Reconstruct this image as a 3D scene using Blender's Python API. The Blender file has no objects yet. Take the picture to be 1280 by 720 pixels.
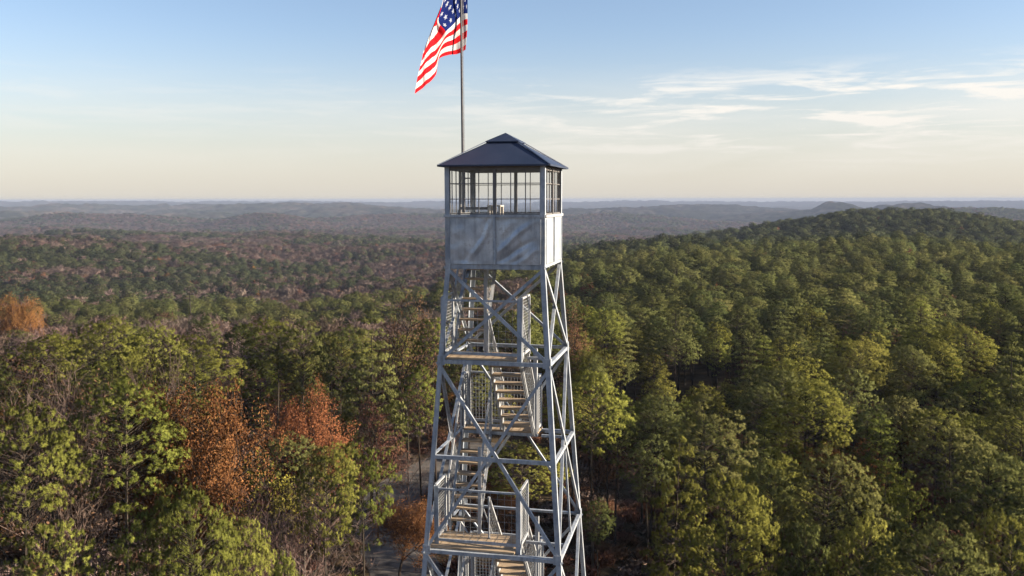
import bpy, math, random
import numpy as np
from mathutils import Vector, Matrix

sc = bpy.context.scene
COL = sc.collection
R = math.radians
CZ = 31.9                       # camera height above the tower's foot
F_PX, PITCH, ROLL = 1118.26, 0.09866, -0.00184

# ------------------------------------------------------------------ helpers
def tag(o, label=None, cat=None, group=None, kind=None):
    if label: o['label'] = label
    if cat: o['category'] = cat
    if group: o['group'] = group
    if kind: o['kind'] = kind
    return o

def link(o, parent=None):
    COL.objects.link(o)
    if parent: o.parent = parent
    return o

def empty(name, loc=(0, 0, 0), rz=0):
    o = bpy.data.objects.new(name, None)
    o.location = loc
    o.rotation_euler = (0, 0, rz)
    o.empty_display_size = .5
    return link(o)

def node_mat(name):
    m = bpy.data.materials.new(name)
    m.use_nodes = True
    nt = m.node_tree
    nt.nodes.clear()
    out = nt.nodes.new('ShaderNodeOutputMaterial')
    return m, nt, out

def N(nt, typ, **kw):
    n = nt.nodes.new(typ)
    for k, v in kw.items():
        if k.startswith('i_'):
            key = k[2:]
            n.inputs[int(key) if key.isdigit() else key.replace('_', ' ')].default_value = v
        else:
            setattr(n, k, v)
    return n

def ramp(nt, fac, stops):
    r = nt.nodes.new('ShaderNodeValToRGB')
    els = r.color_ramp.elements
    while len(els) < len(stops): els.new(.5)
    for e, (p, c) in zip(els, stops):
        e.position = p
        e.color = (*c, 1) if len(c) == 3 else c
    nt.links.new(fac, r.inputs[0])
    return r.outputs[0]

def math_n(nt, op, a, b=None, c=None, clamp=False):
    n = nt.nodes.new('ShaderNodeMath')
    n.operation = op
    n.use_clamp = clamp
    for i, v in enumerate((a, b, c)):
        if v is None: continue
        if isinstance(v, (int, float)): n.inputs[i].default_value = v
        else: nt.links.new(v, n.inputs[i])
    return n.outputs[0]

def mixc(nt, fac, a, b, mode='MIX'):
    n = nt.nodes.new('ShaderNodeMix')
    n.data_type = 'RGBA'
    n.blend_type = mode
    for idx, v in ((0, fac), (6, a), (7, b)):
        if isinstance(v, (int, float)): n.inputs[idx].default_value = v
        elif isinstance(v, (tuple, list)): n.inputs[idx].default_value = (*v, 1) if len(v) == 3 else v
        else: nt.links.new(v, n.inputs[idx])
    return n.outputs[2]

# ------------------------------------------------------------------ materials
def weathered(name, c1, c2, rust=(.16, .09, .05), rust_amt=.25, metallic=.0, rough=.6, scale=4, bump=.15, spec=.5, streaks=.0):
    m, nt, out = node_mat(name)
    tc = N(nt, 'ShaderNodeTexCoord')
    n1 = N(nt, 'ShaderNodeTexNoise', i_Scale=scale, i_Detail=6.0, i_Roughness=.6)
    nt.links.new(tc.outputs['Object'], n1.inputs['Vector'])
    n2 = N(nt, 'ShaderNodeTexNoise', i_Scale=scale * 6.3, i_Detail=5.0, i_Roughness=.7)
    nt.links.new(tc.outputs['Object'], n2.inputs['Vector'])
    base = ramp(nt, n1.outputs['Fac'], [(.32, c1), (.68, c2)])
    if streaks:
        mp = N(nt, 'ShaderNodeMapping'); mp.inputs['Scale'].default_value = (1, 1, .09)
        nt.links.new(tc.outputs['Object'], mp.inputs[0])
        n3 = N(nt, 'ShaderNodeTexNoise', i_Scale=11.0, i_Detail=5.0, i_Roughness=.65)
        nt.links.new(mp.outputs[0], n3.inputs['Vector'])
        base = mixc(nt, streaks, base, ramp(nt, n3.outputs['Fac'], [(.34, (.30, .26, .22)), (.5, (.95, .95, .95)), (.66, (1.35, 1.35, 1.35))]), 'MULTIPLY')
    rm = math_n(nt, 'MULTIPLY', n1.outputs['Fac'], n2.outputs['Fac'])
    rf = ramp(nt, rm, [(.30, (0, 0, 0)), (.40, (rust_amt,) * 3)])
    col = mixc(nt, rf, base, rust)
    b = N(nt, 'ShaderNodeBsdfPrincipled', i_Metallic=metallic, i_Roughness=rough)
    b.inputs['Specular IOR Level'].default_value = spec
    nt.links.new(col, b.inputs['Base Color'])
    rr = N(nt, 'ShaderNodeMapRange', i_3=rough * .75, i_4=min(1, rough * 1.3))
    nt.links.new(n2.outputs['Fac'], rr.inputs[0])
    nt.links.new(rr.outputs[0], b.inputs['Roughness'])
    bp = N(nt, 'ShaderNodeBump', i_Strength=bump, i_Distance=.01)
    nt.links.new(n2.outputs['Fac'], bp.inputs['Height'])
    nt.links.new(bp.outputs[0], b.inputs['Normal'])
    nt.links.new(b.outputs[0], out.inputs[0])
    return m

def wood(name, c1, c2):
    m, nt, out = node_mat(name)
    tc = N(nt, 'ShaderNodeTexCoord')
    mp = N(nt, 'ShaderNodeMapping')
    mp.inputs['Scale'].default_value = (3, 40, 40)
    nt.links.new(tc.outputs['Object'], mp.inputs[0])
    n1 = N(nt, 'ShaderNodeTexNoise', i_Scale=1.0, i_Detail=5.0)
    nt.links.new(mp.outputs[0], n1.inputs['Vector'])
    n2 = N(nt, 'ShaderNodeTexNoise', i_Scale=3.0, i_Detail=3.0)
    nt.links.new(tc.outputs['Object'], n2.inputs['Vector'])
    f = math_n(nt, 'ADD', math_n(nt, 'MULTIPLY', n1.outputs['Fac'], .6), math_n(nt, 'MULTIPLY', n2.outputs['Fac'], .4))
    col = ramp(nt, f, [(.36, c1), (.62, c2)])
    b = N(nt, 'ShaderNodeBsdfPrincipled', i_Roughness=.8)
    nt.links.new(col, b.inputs['Base Color'])
    nt.links.new(b.outputs[0], out.inputs[0])
    return m

def foliage(name, dark, light, warm=None, trans=.3, random_amt=.5, patch=False):
    """Needles or leaves: colour differs from tuft to tuft (attribute) and from tree to tree (object random)."""
    m, nt, out = node_mat(name)
    at = N(nt, 'ShaderNodeAttribute', attribute_name='tint')
    oi = N(nt, 'ShaderNodeObjectInfo')
    col = mixc(nt, at.outputs['Fac'], dark, light)
    if warm:
        w = math_n(nt, 'MULTIPLY', oi.outputs['Random'], random_amt)
        col = mixc(nt, w, col, warm)
    hs = N(nt, 'ShaderNodeHueSaturation')
    r2 = math_n(nt, 'FRACT', math_n(nt, 'MULTIPLY', oi.outputs['Random'], 37.17))
    nt.links.new(math_n(nt, 'MULTIPLY_ADD', r2, .55, .72), hs.inputs['Value'])
    r3 = math_n(nt, 'FRACT', math_n(nt, 'MULTIPLY', oi.outputs['Random'], 91.7))
    nt.links.new(math_n(nt, 'MULTIPLY_ADD', r3, .035, .483), hs.inputs['Hue'])
    nt.links.new(col, hs.inputs['Color'])
    d = N(nt, 'ShaderNodeBsdfDiffuse')
    t = N(nt, 'ShaderNodeBsdfTranslucent')
    nt.links.new(hs.outputs[0], d.inputs[0])
    nt.links.new(hs.outputs[0], t.inputs[0])
    if name != 'bark':
        # needles shade with the normal of the puff they belong to
        an = N(nt, 'ShaderNodeAttribute', attribute_name='puff_normal')
        vt = N(nt, 'ShaderNodeVectorTransform', vector_type='NORMAL', convert_from='OBJECT', convert_to='WORLD')
        nt.links.new(an.outputs['Vector'], vt.inputs[0])
        nn = N(nt, 'ShaderNodeVectorMath', operation='NORMALIZE'); nt.links.new(vt.outputs[0], nn.inputs[0])
        nt.links.new(nn.outputs[0], d.inputs['Normal'])
    mx = N(nt, 'ShaderNodeMixShader', i_0=trans)
    nt.links.new(d.outputs[0], mx.inputs[1])
    nt.links.new(t.outputs[0], mx.inputs[2])
    nt.links.new(mx.outputs[0], out.inputs[0])
    return m

MAT = {}
MAT['galv'] = weathered('galvanised_steel', (.19, .218, .262), (.38, .402, .43), rust_amt=.45, metallic=.1, rough=.5, streaks=.4)
MAT['galv_light'] = weathered('galvanised_steel_pale', (.25, .26, .28), (.36, .365, .37), rust_amt=.35, metallic=.1, rough=.5)
MAT['sheet'] = weathered('galvanised_sheet', (.26, .285, .33), (.52, .54, .57), rust=(.17, .13, .10), rust_amt=.4, metallic=.35, rough=.36, scale=2.2, streaks=.3)
MAT['frame'] = weathered('dark_window_steel', (.11, .105, .105), (.18, .165, .16), rust_amt=.5, metallic=.3, rough=.6)
MAT['roof'] = weathered('sky_tinted_roof_metal', (.018, .028, .058), (.034, .046, .082), rust=(.08, .088, .105), rust_amt=.4, metallic=.3, rough=.45, scale=1.4, bump=.06)  # navy base colour imitates blue sky mirrored in galvanised metal
MAT['mesh'] = weathered('wire', (.26, .27, .28), (.36, .365, .37), rust_amt=.2, metallic=.1, rough=.5)
MAT['wood'] = wood('weathered_plank', (.19, .135, .085), (.40, .29, .185))
MAT['pale_wood'] = wood('pale_painted_wood', (.34, .29, .24), (.5, .44, .37))
MAT['pole'] = weathered('dark_pole_metal', (.05, .05, .055), (.09, .09, .10), rust_amt=.1, metallic=.4, rough=.5)

m, nt, out = node_mat('dusty_glass')
tr = N(nt, 'ShaderNodeBsdfTransparent'); tr.inputs[0].default_value = (.96, .97, .975, 1)
gl = N(nt, 'ShaderNodeBsdfGlossy', i_Roughness=.0)
gl.inputs[0].default_value = (.8, .85, .9, 1)
df = N(nt, 'ShaderNodeBsdfDiffuse'); df.inputs[0].default_value = (.5, .5, .5, 1)
m1 = N(nt, 'ShaderNodeMixShader', i_0=.035); m2 = N(nt, 'ShaderNodeMixShader', i_0=.012)
nt.links.new(tr.outputs[0], m1.inputs[1]); nt.links.new(gl.outputs[0], m1.inputs[2])
nt.links.new(m1.outputs[0], m2.inputs[1]); nt.links.new(df.outputs[0], m2.inputs[2])
nt.links.new(m2.outputs[0], out.inputs[0])
MAT['glass'] = m

MAT['needle'] = foliage('pine_needles', (.050, .066, .024), (.225, .238, .078), (.22, .21, .075), .16, .5)
MAT['needle_far_shade'] = foliage('pine_needles_far_shade', (.032, .046, .026), (.108, .122, .056), (.13, .13, .056), .14, .5)  # darker copy: shade of the far hillside put into the needle colour
MAT['needle_yellow'] = foliage('pine_needles_yellow_green', (.080, .098, .024), (.335, .335, .072), (.29, .27, .07), .2, .4)
MAT['leaf_orange'] = foliage('orange_oak_leaves', (.11, .050, .020), (.31, .17, .06), (.26, .10, .045), .2, .6)
MAT['leaf_red'] = foliage('red_oak_leaves', (.11, .048, .024), (.28, .125, .052), (.20, .09, .045), .2, .5)
MAT['leaf_brown'] = foliage('brown_oak_leaves', (.11, .052, .036), (.25, .12, .08), (.20, .12, .07), .25, .5)
MAT['leaf_yellow'] = foliage('yellow_leaves', (.16, .14, .03), (.34, .29, .06), (.3, .25, .06), .3, .3)
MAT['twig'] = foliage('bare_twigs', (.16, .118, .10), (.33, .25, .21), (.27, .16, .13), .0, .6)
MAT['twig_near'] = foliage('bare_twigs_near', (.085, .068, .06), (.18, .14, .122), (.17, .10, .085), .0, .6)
MAT['bark'] = foliage('bark', (.022, .018, .015), (.055, .042, .034), (.05, .042, .035), .0, .4)

# ------------------------------------------------------------------ mesh builder
class MB:
    def __init__(s): s.v = []; s.f = []
    def box(s, c, size, M=None):
        n = len(s.v)
        hx, hy, hz = size[0] / 2, size[1] / 2, size[2] / 2
        for dx, dy, dz in ((-1,-1,-1),(1,-1,-1),(1,1,-1),(-1,1,-1),(-1,-1,1),(1,-1,1),(1,1,1),(-1,1,1)):
            p = Vector((dx * hx, dy * hy, dz * hz))
            if M: p = M @ p
            s.v.append(tuple(p + Vector(c)))
        for f in ((0,3,2,1),(4,5,6,7),(0,1,5,4),(1,2,6,5),(2,3,7,6),(3,0,4,7)):
            s.f.append(tuple(n + i for i in f))
        return s
    def bar(s, p0, p1, w, h, up=(0, 0, 1)):
        """rectangular bar from p0 to p1; w across, h along 'up'"""
        p0, p1 = Vector(p0), Vector(p1)
        d = (p1 - p0); L = d.length; d.normalize()
        up = Vector(up); x = d.cross(up)
        if x.length < 1e-4: x = d.cross(Vector((1, 0, 0)))
        x.normalize(); y = x.cross(d).normalized()
        n = len(s.v)
        for a in (p0, p1):
            for sx, sy in ((-1,-1),(1,-1),(1,1),(-1,1)):
                s.v.append(tuple(a + x * (sx * w / 2) + y * (sy * h / 2)))
        for f in ((3,2,1,0),(4,5,6,7),(0,1,5,4),(1,2,6,5),(2,3,7,6),(3,0,4,7)):
            s.f.append(tuple(n + i for i in f))
        return s
    def angle(s, p0, p1, w, t, n1, n2):
        """angle iron: two flanges meeting on the line p0-p1, one lying along n1, one along n2"""
        p0, p1 = Vector(p0), Vector(p1)
        d = (p1 - p0).normalized()
        n1 = Vector(n1); n1 = (n1 - d * n1.dot(d)).normalized()
        n2 = Vector(n2); n2 = (n2 - d * n2.dot(d)); n2 = (n2 - n1 * n2.dot(n1)).normalized()
        prof = ((0, 0), (w, 0), (w, t), (t, t), (t, w), (0, w))
        n = len(s.v)
        for a in (p0, p1):
            for u, v in prof: s.v.append(tuple(a + n1 * u + n2 * v))
        for i in range(6):
            j = (i + 1) % 6
            s.f.append((n + i, n + j, n + 6 + j, n + 6 + i))
        s.f.append(tuple(n + i for i in (5,4,3,2,1,0)))
        s.f.append(tuple(n + 6 + i for i in range(6)))
        return s
    def tube(s, pts, radii, k=10):
        n = len(s.v)
        for i, p in enumerate(pts):
            p = Vector(p)
            d = Vector(pts[min(i + 1, len(pts) - 1)]) - Vector(pts[max(i - 1, 0)])
            d.normalize()
            x = d.cross(Vector((0.3, 1, 0.1))).normalized(); y = d.cross(x)
            for j in range(k):
                a = 2 * math.pi * j / k
                s.v.append(tuple(p + (x * math.cos(a) + y * math.sin(a)) * radii[i]))
        for i in range(len(pts) - 1):
            for j in range(k):
                a = n + i * k + j; b = n + i * k + (j + 1) % k
                s.f.append((a, b, b + k, a + k))
        s.f.append(tuple(n + j for j in range(k)))
        s.f.append(tuple(n + (len(pts) - 1) * k + j for j in reversed(range(k))))
        return s
    def mesh(s, name):
        me = bpy.data.meshes.new(name)
        me.from_pydata(s.v, [], s.f)
        me.update()
        return me
    def build(s, name, mat, parent=None, loc=(0, 0, 0)):
        me = s.mesh(name)
        me.materials.append(mat)
        o = bpy.data.objects.new(name, me)
        o.location = loc
        return link(o, parent)

# ------------------------------------------------------------------ terrain
def ray(px, py):
    """direction of a photograph pixel (camera frame turned level)"""
    a0, b0 = px - 640, py - 360
    a = a0 * math.cos(ROLL) + b0 * math.sin(ROLL)
    b = b0 * math.cos(ROLL) - a0 * math.sin(ROLL)
    dy = math.cos(PITCH) - (b / F_PX) * math.sin(PITCH)
    dz = -math.sin(PITCH) - (b / F_PX) * math.cos(PITCH)
    v = np.array((a / F_PX, dy, dz))
    return v / math.hypot(v[0], v[1])          # per metre of horizontal distance

def at(px, py, dist):
    v = ray(px, py) * dist
    return v[0], v[1], v[2] + CZ

TH = 13.0
cp = []      # control points of the ground: x, y, z (camera at z=0 here)
def can(px, py, dist, th=TH):
    v = ray(px, py) * dist
    cp.append((v[0], v[1], v[2] - th))
for q in ((0, 19.7, -31.9), (0, 0, -31.9), (0, -60, -33), (-70, -20, -36), (70, -20, -33), (40, 30, -31.5), (-30, 40, -31.5), (20, 60, -31.5), (0, 95, -33.5), (-15, 85, -32.5)):
    cp.append(q)
# left stand, then the valley
can(60, 430, 112, 16); can(250, 410, 118, 16); can(450, 395, 105, 17); can(150, 485, 60, 18)
for px in (0, 150, 300, 450):
    can(px, 412, 235, 14); can(px, 372, 420); can(px, 335, 760, 13); can(px, 305, 1200, 13); can(px, 284, 1900, 13)
can(560, 350, 480); can(560, 320, 900, 15)
# right slope and its hill
can(780, 470, 78, 17); can(780, 400, 150); can(780, 340, 270); can(720, 316, 430); can(800, 296, 520)
can(950, 430, 125); can(950, 350, 240); can(950, 308, 400); can(950, 312, 520); can(950, 286, 760)
can(1100, 500, 92); can(1100, 400, 155); can(1100, 340, 260); can(1100, 298, 410); can(1100, 306, 540); can(1100, 264, 830)
can(1250, 520, 85); can(1270, 400, 155); can(1270, 345, 270); can(1270, 312, 420); can(1280, 318, 540); can(1290, 287, 820)
can(1190, 266, 850); can(1020, 271, 800)
for px, z in ((720, -85), (900, -80), (1100, -78), (1290, -80)):
    v = ray(px, 300) * (1050 if px < 950 else 1300); cp.append((v[0], v[1], z))
for px, z in ((-200, -72), (560, -85), (900, -92), (1200, -92), (1500, -80)):
    v = ray(px, 300) * 1800; cp.append((v[0], v[1], z))
for q in ((400, 300, -42), (350, 100, -42), (500, 600, -50), (-300, 100, -66), (-200, -200, -60), (300, -300, -55), (-600, 400, -72), (900, 300, -70), (0, -900, -75), (-900, -300, -75), (900, -300, -75)):
    cp.append(q)
cp = np.array(cp)

def mq(r2): return np.sqrt(r2 + 60.0 ** 2)
_d2 = ((cp[:, None, :2] - cp[None, :, :2]) ** 2).sum(-1)
_A = mq(_d2) - 0.0
_reg = np.eye(len(cp)) * 3.0
_mean = -80.0
_w = np.linalg.solve(_A + _reg * -1.0, cp[:, 2] - _mean)

def vnoise(x, y, seed=0):
    """smooth value noise"""
    xi = np.floor(x).astype(np.int64); yi = np.floor(y).astype(np.int64)
    fx = x - xi; fy = y - yi
    fx = fx * fx * (3 - 2 * fx); fy = fy * fy * (3 - 2 * fy)
    def h(a, b):
        n = (a * 374761393 + b * 668265263 + seed * 1442695041) & 0xFFFFFFFF
        n = ((n ^ (n >> 13)) * 1274126177) & 0xFFFFFFFF
        return ((n ^ (n >> 16)) & 0xFFFF) / 65535.0
    return (h(xi, yi) * (1 - fx) + h(xi + 1, yi) * fx) * (1 - fy) + (h(xi, yi + 1) * (1 - fx) + h(xi + 1, yi + 1) * fx) * fy

def fbm(x, y, o=4, seed=0):
    s = 0; a = .5; t = 0
    for i in range(o):
        s = s + a * vnoise(x * 2 ** i, y * 2 ** i, seed + i * 17); t += a; a *= .5
    return s / t

# far hills: pixel of the top, distance, half width in pixels, depth of the hill in metres
FAR = [(90, 257, 6000, 330, 400), (120, 268, 3300, 120, 180), (20, 262, 4300, 120, 220), (330, 264, 3000, 60, 160), (370, 256, 5200, 110, 500), (250, 262, 4200, 90, 350),
       (480, 259, 4600, 130, 500), (520, 263, 3300, 150, 200),
       (790, 258, 4500, 110, 260), (740, 264, 3500, 110, 200), (880, 259, 5200, 90, 500),
       (1045, 249, 4200, 34, 350), (1060, 257, 4300, 130, 500), (1140, 252, 4400, 80, 450), (1270, 256, 4100, 110, 500), (1200, 260, 3100, 150, 220),
       (110, 252, 10500, 160, 900), (375, 252.5, 10500, 150, 900), (560, 252, 11000, 120, 900), (700, 253, 11000, 250, 900), (790, 251, 10800, 70, 900), (1250, 251.5, 10500, 250, 900), (0, 253, 11200, 900, 900), (950, 252, 11200, 300, 900)]
# the dark low knolls of the valley on the left
FAR += [(230, 312, 1050, 85, 70), (60, 318, 950, 90, 60), (420, 300, 1300, 80, 90), (200, 285, 2000, 120, 130), (30, 276, 2500, 120, 170), (440, 284, 2100, 80, 120)]

def ground(x, y):
    """ground height in world metres"""
    x = np.asarray(x, float); y = np.asarray(y, float)
    sh = x.shape
    xf = x.ravel(); yf = y.ravel()
    z = np.empty_like(xf)
    for i in range(0, len(xf), 20000):
        d2 = (xf[i:i+20000, None] - cp[None, :, 0]) ** 2 + (yf[i:i+20000, None] - cp[None, :, 1]) ** 2
        z[i:i+20000] = mq(d2) @ _w + _mean
    r = np.hypot(xf, yf)
    t = np.clip((r - 1500) / 900, 0, 1); t = t * t * (3 - 2 * t)
    base = -92.0 - 26 * np.clip(1 - np.abs(r - 3800) / 2200, 0, 1) + 14 * (fbm(xf / 700, yf / 700, 3, 5) - .5) * np.clip(r / 4000, 0, 1)
    z = z * (1 - t) + base * t
    ang = np.arctan2(xf, yf)
    hill = np.zeros_like(z)
    for px, py, dist, hw, dep in FAR:
        v = ray(px, py)
        top = v[2] * dist - (14 if dist < 5000 else 0)
        a0 = math.atan2(v[0], v[1]); sa = hw / F_PX * math.cos(a0) ** 2
        if dist < 2700: floor = -78
        else: floor = -112 if dist < 6000 else -92
        amp = max(top - floor, 3)
        wob = 1 + .35 * (fbm(xf / 300 + px, yf / 300, 3, 9) - .5)
        b = amp * np.exp(-.5 * ((ang - a0) / sa) ** 2 - .5 * ((r - dist) / (dep * wob)) ** 2)
        hill = np.maximum(hill, b)
    z = z + hill
    amp = np.clip((r - 150) / 600, 0, 1) * 22
    z = z + amp * (fbm(xf / 220, yf / 220, 4, 3) - .5)
    amp2 = np.clip((r - 420) / 500, 0, 1) * np.clip((16 - np.degrees(ang)) / 10, .25, 1) * 46
    z = z + amp2 * (fbm(xf / 430 + 3, yf / 330 + 1, 3, 13) - .5)
    z = np.where(r > 3300, z + np.clip((r - 3300) / 800, 0, 1) * 18 * (vnoise(xf / 30, yf / 30, 21) * .8 + vnoise(xf / 75, yf / 75, 22) * .9 - .85), z)
    return (z + CZ).reshape(sh)

def build_terrain():
    rr = np.concatenate([np.linspace(0.5, 30, 8), np.geomspace(34, 2600, 230), np.geomspace(2620, 9000, 250), np.geomspace(9100, 14500, 30)])
    front = np.linspace(-42, 42, 760)
    back = np.linspace(46, 314, 68)
    an = np.radians(np.concatenate([front, back]))
    RR, AA = np.meshgrid(rr, an, indexing='ij')
    X = RR * np.sin(AA); Y = RR * np.cos(AA)
    Z = ground(X, Y)
    nr, na = X.shape
    V = np.stack([X, Y, Z], -1).reshape(-1, 3)
    i = np.arange(nr - 1)[:, None] * na; j = np.arange(na)[None, :]; j2 = (j + 1) % na
    Q = np.stack([i + j, i + na + j, i + na + j2, i + j2], -1).reshape(-1, 4)[:, ::-1]
    V = np.vstack([V, [[0, 0, float(ground(np.array([0.]), np.array([0.]))[0])]]])
    c = len(V) - 1
    T = np.stack([np.full(na, c), j2[0], j[0]], -1)[:, ::-1]
    me = bpy.data.meshes.new('ground')
    me.vertices.add(len(V)); me.vertices.foreach_set('co', V.astype(np.float32).ravel())
    nl = Q.size + T.size
    me.loops.add(nl); me.loops.foreach_set('vertex_index', np.concatenate([Q.ravel(), T.ravel()]).astype(np.int32))
    me.polygons.add(len(Q) + len(T))
    st = np.concatenate([np.arange(len(Q)) * 4, Q.size + np.arange(len(T)) * 3]).astype(np.int32)
    me.polygons.foreach_set('loop_start', st)
    me.polygons.foreach_set('use_smooth', np.ones(len(st), bool))
    me.update(calc_edges=True); me.validate()
    m, nt, out = node_mat('forest_ground')
    geo = N(nt, 'ShaderNodeNewGeometry')
    n1 = N(nt, 'ShaderNodeTexNoise', i_Scale=.35, i_Detail=8.0, i_Roughness=.7)
    nt.links.new(geo.outputs['Position'], n1.inputs['Vector'])
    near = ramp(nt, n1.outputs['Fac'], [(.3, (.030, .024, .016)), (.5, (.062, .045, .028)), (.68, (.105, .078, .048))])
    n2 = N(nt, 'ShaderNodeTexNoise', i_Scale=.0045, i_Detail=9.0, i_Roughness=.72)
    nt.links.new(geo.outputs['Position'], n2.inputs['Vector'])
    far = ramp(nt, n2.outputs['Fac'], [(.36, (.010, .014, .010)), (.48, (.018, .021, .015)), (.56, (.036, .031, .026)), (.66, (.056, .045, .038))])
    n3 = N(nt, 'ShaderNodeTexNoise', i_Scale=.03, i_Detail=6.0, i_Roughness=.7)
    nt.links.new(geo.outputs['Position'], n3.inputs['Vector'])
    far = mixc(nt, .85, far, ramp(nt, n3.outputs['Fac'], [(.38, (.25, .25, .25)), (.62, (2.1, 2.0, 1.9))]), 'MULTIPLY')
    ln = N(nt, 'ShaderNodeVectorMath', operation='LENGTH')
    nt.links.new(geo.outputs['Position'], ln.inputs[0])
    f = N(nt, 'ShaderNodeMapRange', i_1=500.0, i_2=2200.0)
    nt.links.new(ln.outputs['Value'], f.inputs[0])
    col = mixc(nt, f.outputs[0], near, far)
    b = N(nt, 'ShaderNodeBsdfDiffuse', i_Roughness=.9)
    nt.links.new(col, b.inputs[0]); nt.links.new(b.outputs[0], out.inputs[0])
    me.materials.append(m)
    o = bpy.data.objects.new('ground', me)
    tag(link(o), kind='structure')

build_terrain()

def gz(x, y): return float(ground(np.array([x]), np.array([y]))[0])

# access road: a strip draped a little above the ground
road_pts = [at(600, 720, 70)[:2], at(505, 700, 76)[:2], at(478, 665, 84)[:2], at(500, 628, 96)[:2], at(525, 612, 104)[:2], at(560, 600, 118)[:2]]
road_pts = [(6, 30), (-1, 50), (-6, 64), (-9.5, 75), (-12.5, 85), (-12.5, 95), (-9, 106), (-2, 118)]
def build_road():
    P = []
    n = len(road_pts)
    for i in range(n - 1):
        p0, p1, p2, p3 = (np.array(road_pts[max(0, min(n - 1, k))], float) for k in (i - 1, i, i + 1, i + 2))
        for t in np.linspace(0, 1, 12, endpoint=False):
            P.append(.5 * ((2 * p1) + (-p0 + p2) * t + (2 * p0 - 5 * p1 + 4 * p2 - p3) * t * t + (-p0 + 3 * p1 - 3 * p2 + p3) * t ** 3))
    P = np.array(P)
    D = np.gradient(P, axis=0); D /= np.linalg.norm(D, axis=1)[:, None]
    Nn = np.stack([-D[:, 1], D[:, 0]], 1)
    V = []; Fc = []
    K = 7
    for k in range(K):
        w = (k / (K - 1) - .5) * 6.2
        q = P + Nn * w
        z = ground(q[:, 0], q[:, 1]) + .10 - .07 * abs(w / 3.1) ** 3
        V += [(a, b, c) for (a, b), c in zip(q, z)]
    L = len(P)
    for k in range(K - 1):
        for i in range(L - 1): Fc.append((k * L + i, k * L + i + 1, (k + 1) * L + i + 1, (k + 1) * L + i))
    me = bpy.data.meshes.new('gravel_road'); me.from_pydata(V, [], [f[::-1] for f in Fc])
    m, nt, out = node_mat('gravel')
    geo = N(nt, 'ShaderNodeNewGeometry')
    n1 = N(nt, 'ShaderNodeTexNoise', i_Scale=1.2, i_Detail=8.0, i_Roughness=.75)
    nt.links.new(geo.outputs['Position'], n1.inputs['Vector'])
    col = ramp(nt, n1.outputs['Fac'], [(.3, (.06, .054, .05)), (.7, (.15, .135, .125))])  # gravel tones darkened to carry the shade lying on the road
    b = N(nt, 'ShaderNodeBsdfDiffuse'); nt.links.new(col, b.inputs[0]); nt.links.new(b.outputs[0], out.inputs[0])
    me.materials.append(m)
    tag(link(bpy.data.objects.new('gravel_road', me)), kind='structure')
build_road()

# far lake in the gap of the hills
def build_lake():
    pts = [at(255, 257, 7600), at(292, 257, 7800), at(300, 257, 8600), at(262, 257, 8900)]
    z = -70 + CZ
    me = bpy.data.meshes.new('lake')
    me.from_pydata([(p[0], p[1], z) for p in pts], [], [(0, 1, 2, 3)])
    m, nt, out = node_mat('lake_water')
    b = N(nt, 'ShaderNodeBsdfPrincipled', i_Roughness=.08)
    b.inputs['Base Color'].default_value = (.05, .07, .09, 1)
    nt.links.new(b.outputs[0], out.inputs[0]); me.materials.append(m)
    tag(link(bpy.data.objects.new('lake', me)), kind='structure')
build_lake()

# ------------------------------------------------------------------ the fire tower
TOW = (-0.13278, 19.72449)
TANG = -0.21878
Z0 = -1.35886 + CZ                         # cab floor level, tower's foot is z = 0
STEP = 2.0395
def lev(k): return Z0 - STEP * k
def hw(z): return 1.0668 + .0695 * (Z0 - z)
TG = gz(*TOW)
tower = empty('fire_tower', (TOW[0], TOW[1], 0), TANG)
tag(tower, 'tall galvanised steel fire lookout tower with a windowed cab and zigzag stairs', 'fire tower')
FOOT = TG - .05

SG = {'FL': (-1, -1), 'FR': (1, -1), 'BR': (1, 1), 'BL': (-1, 1)}
def corner(k, z, extra=0):
    w = hw(z) + extra
    return Vector((SG[k][0] * w, SG[k][1] * w, z))

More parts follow.
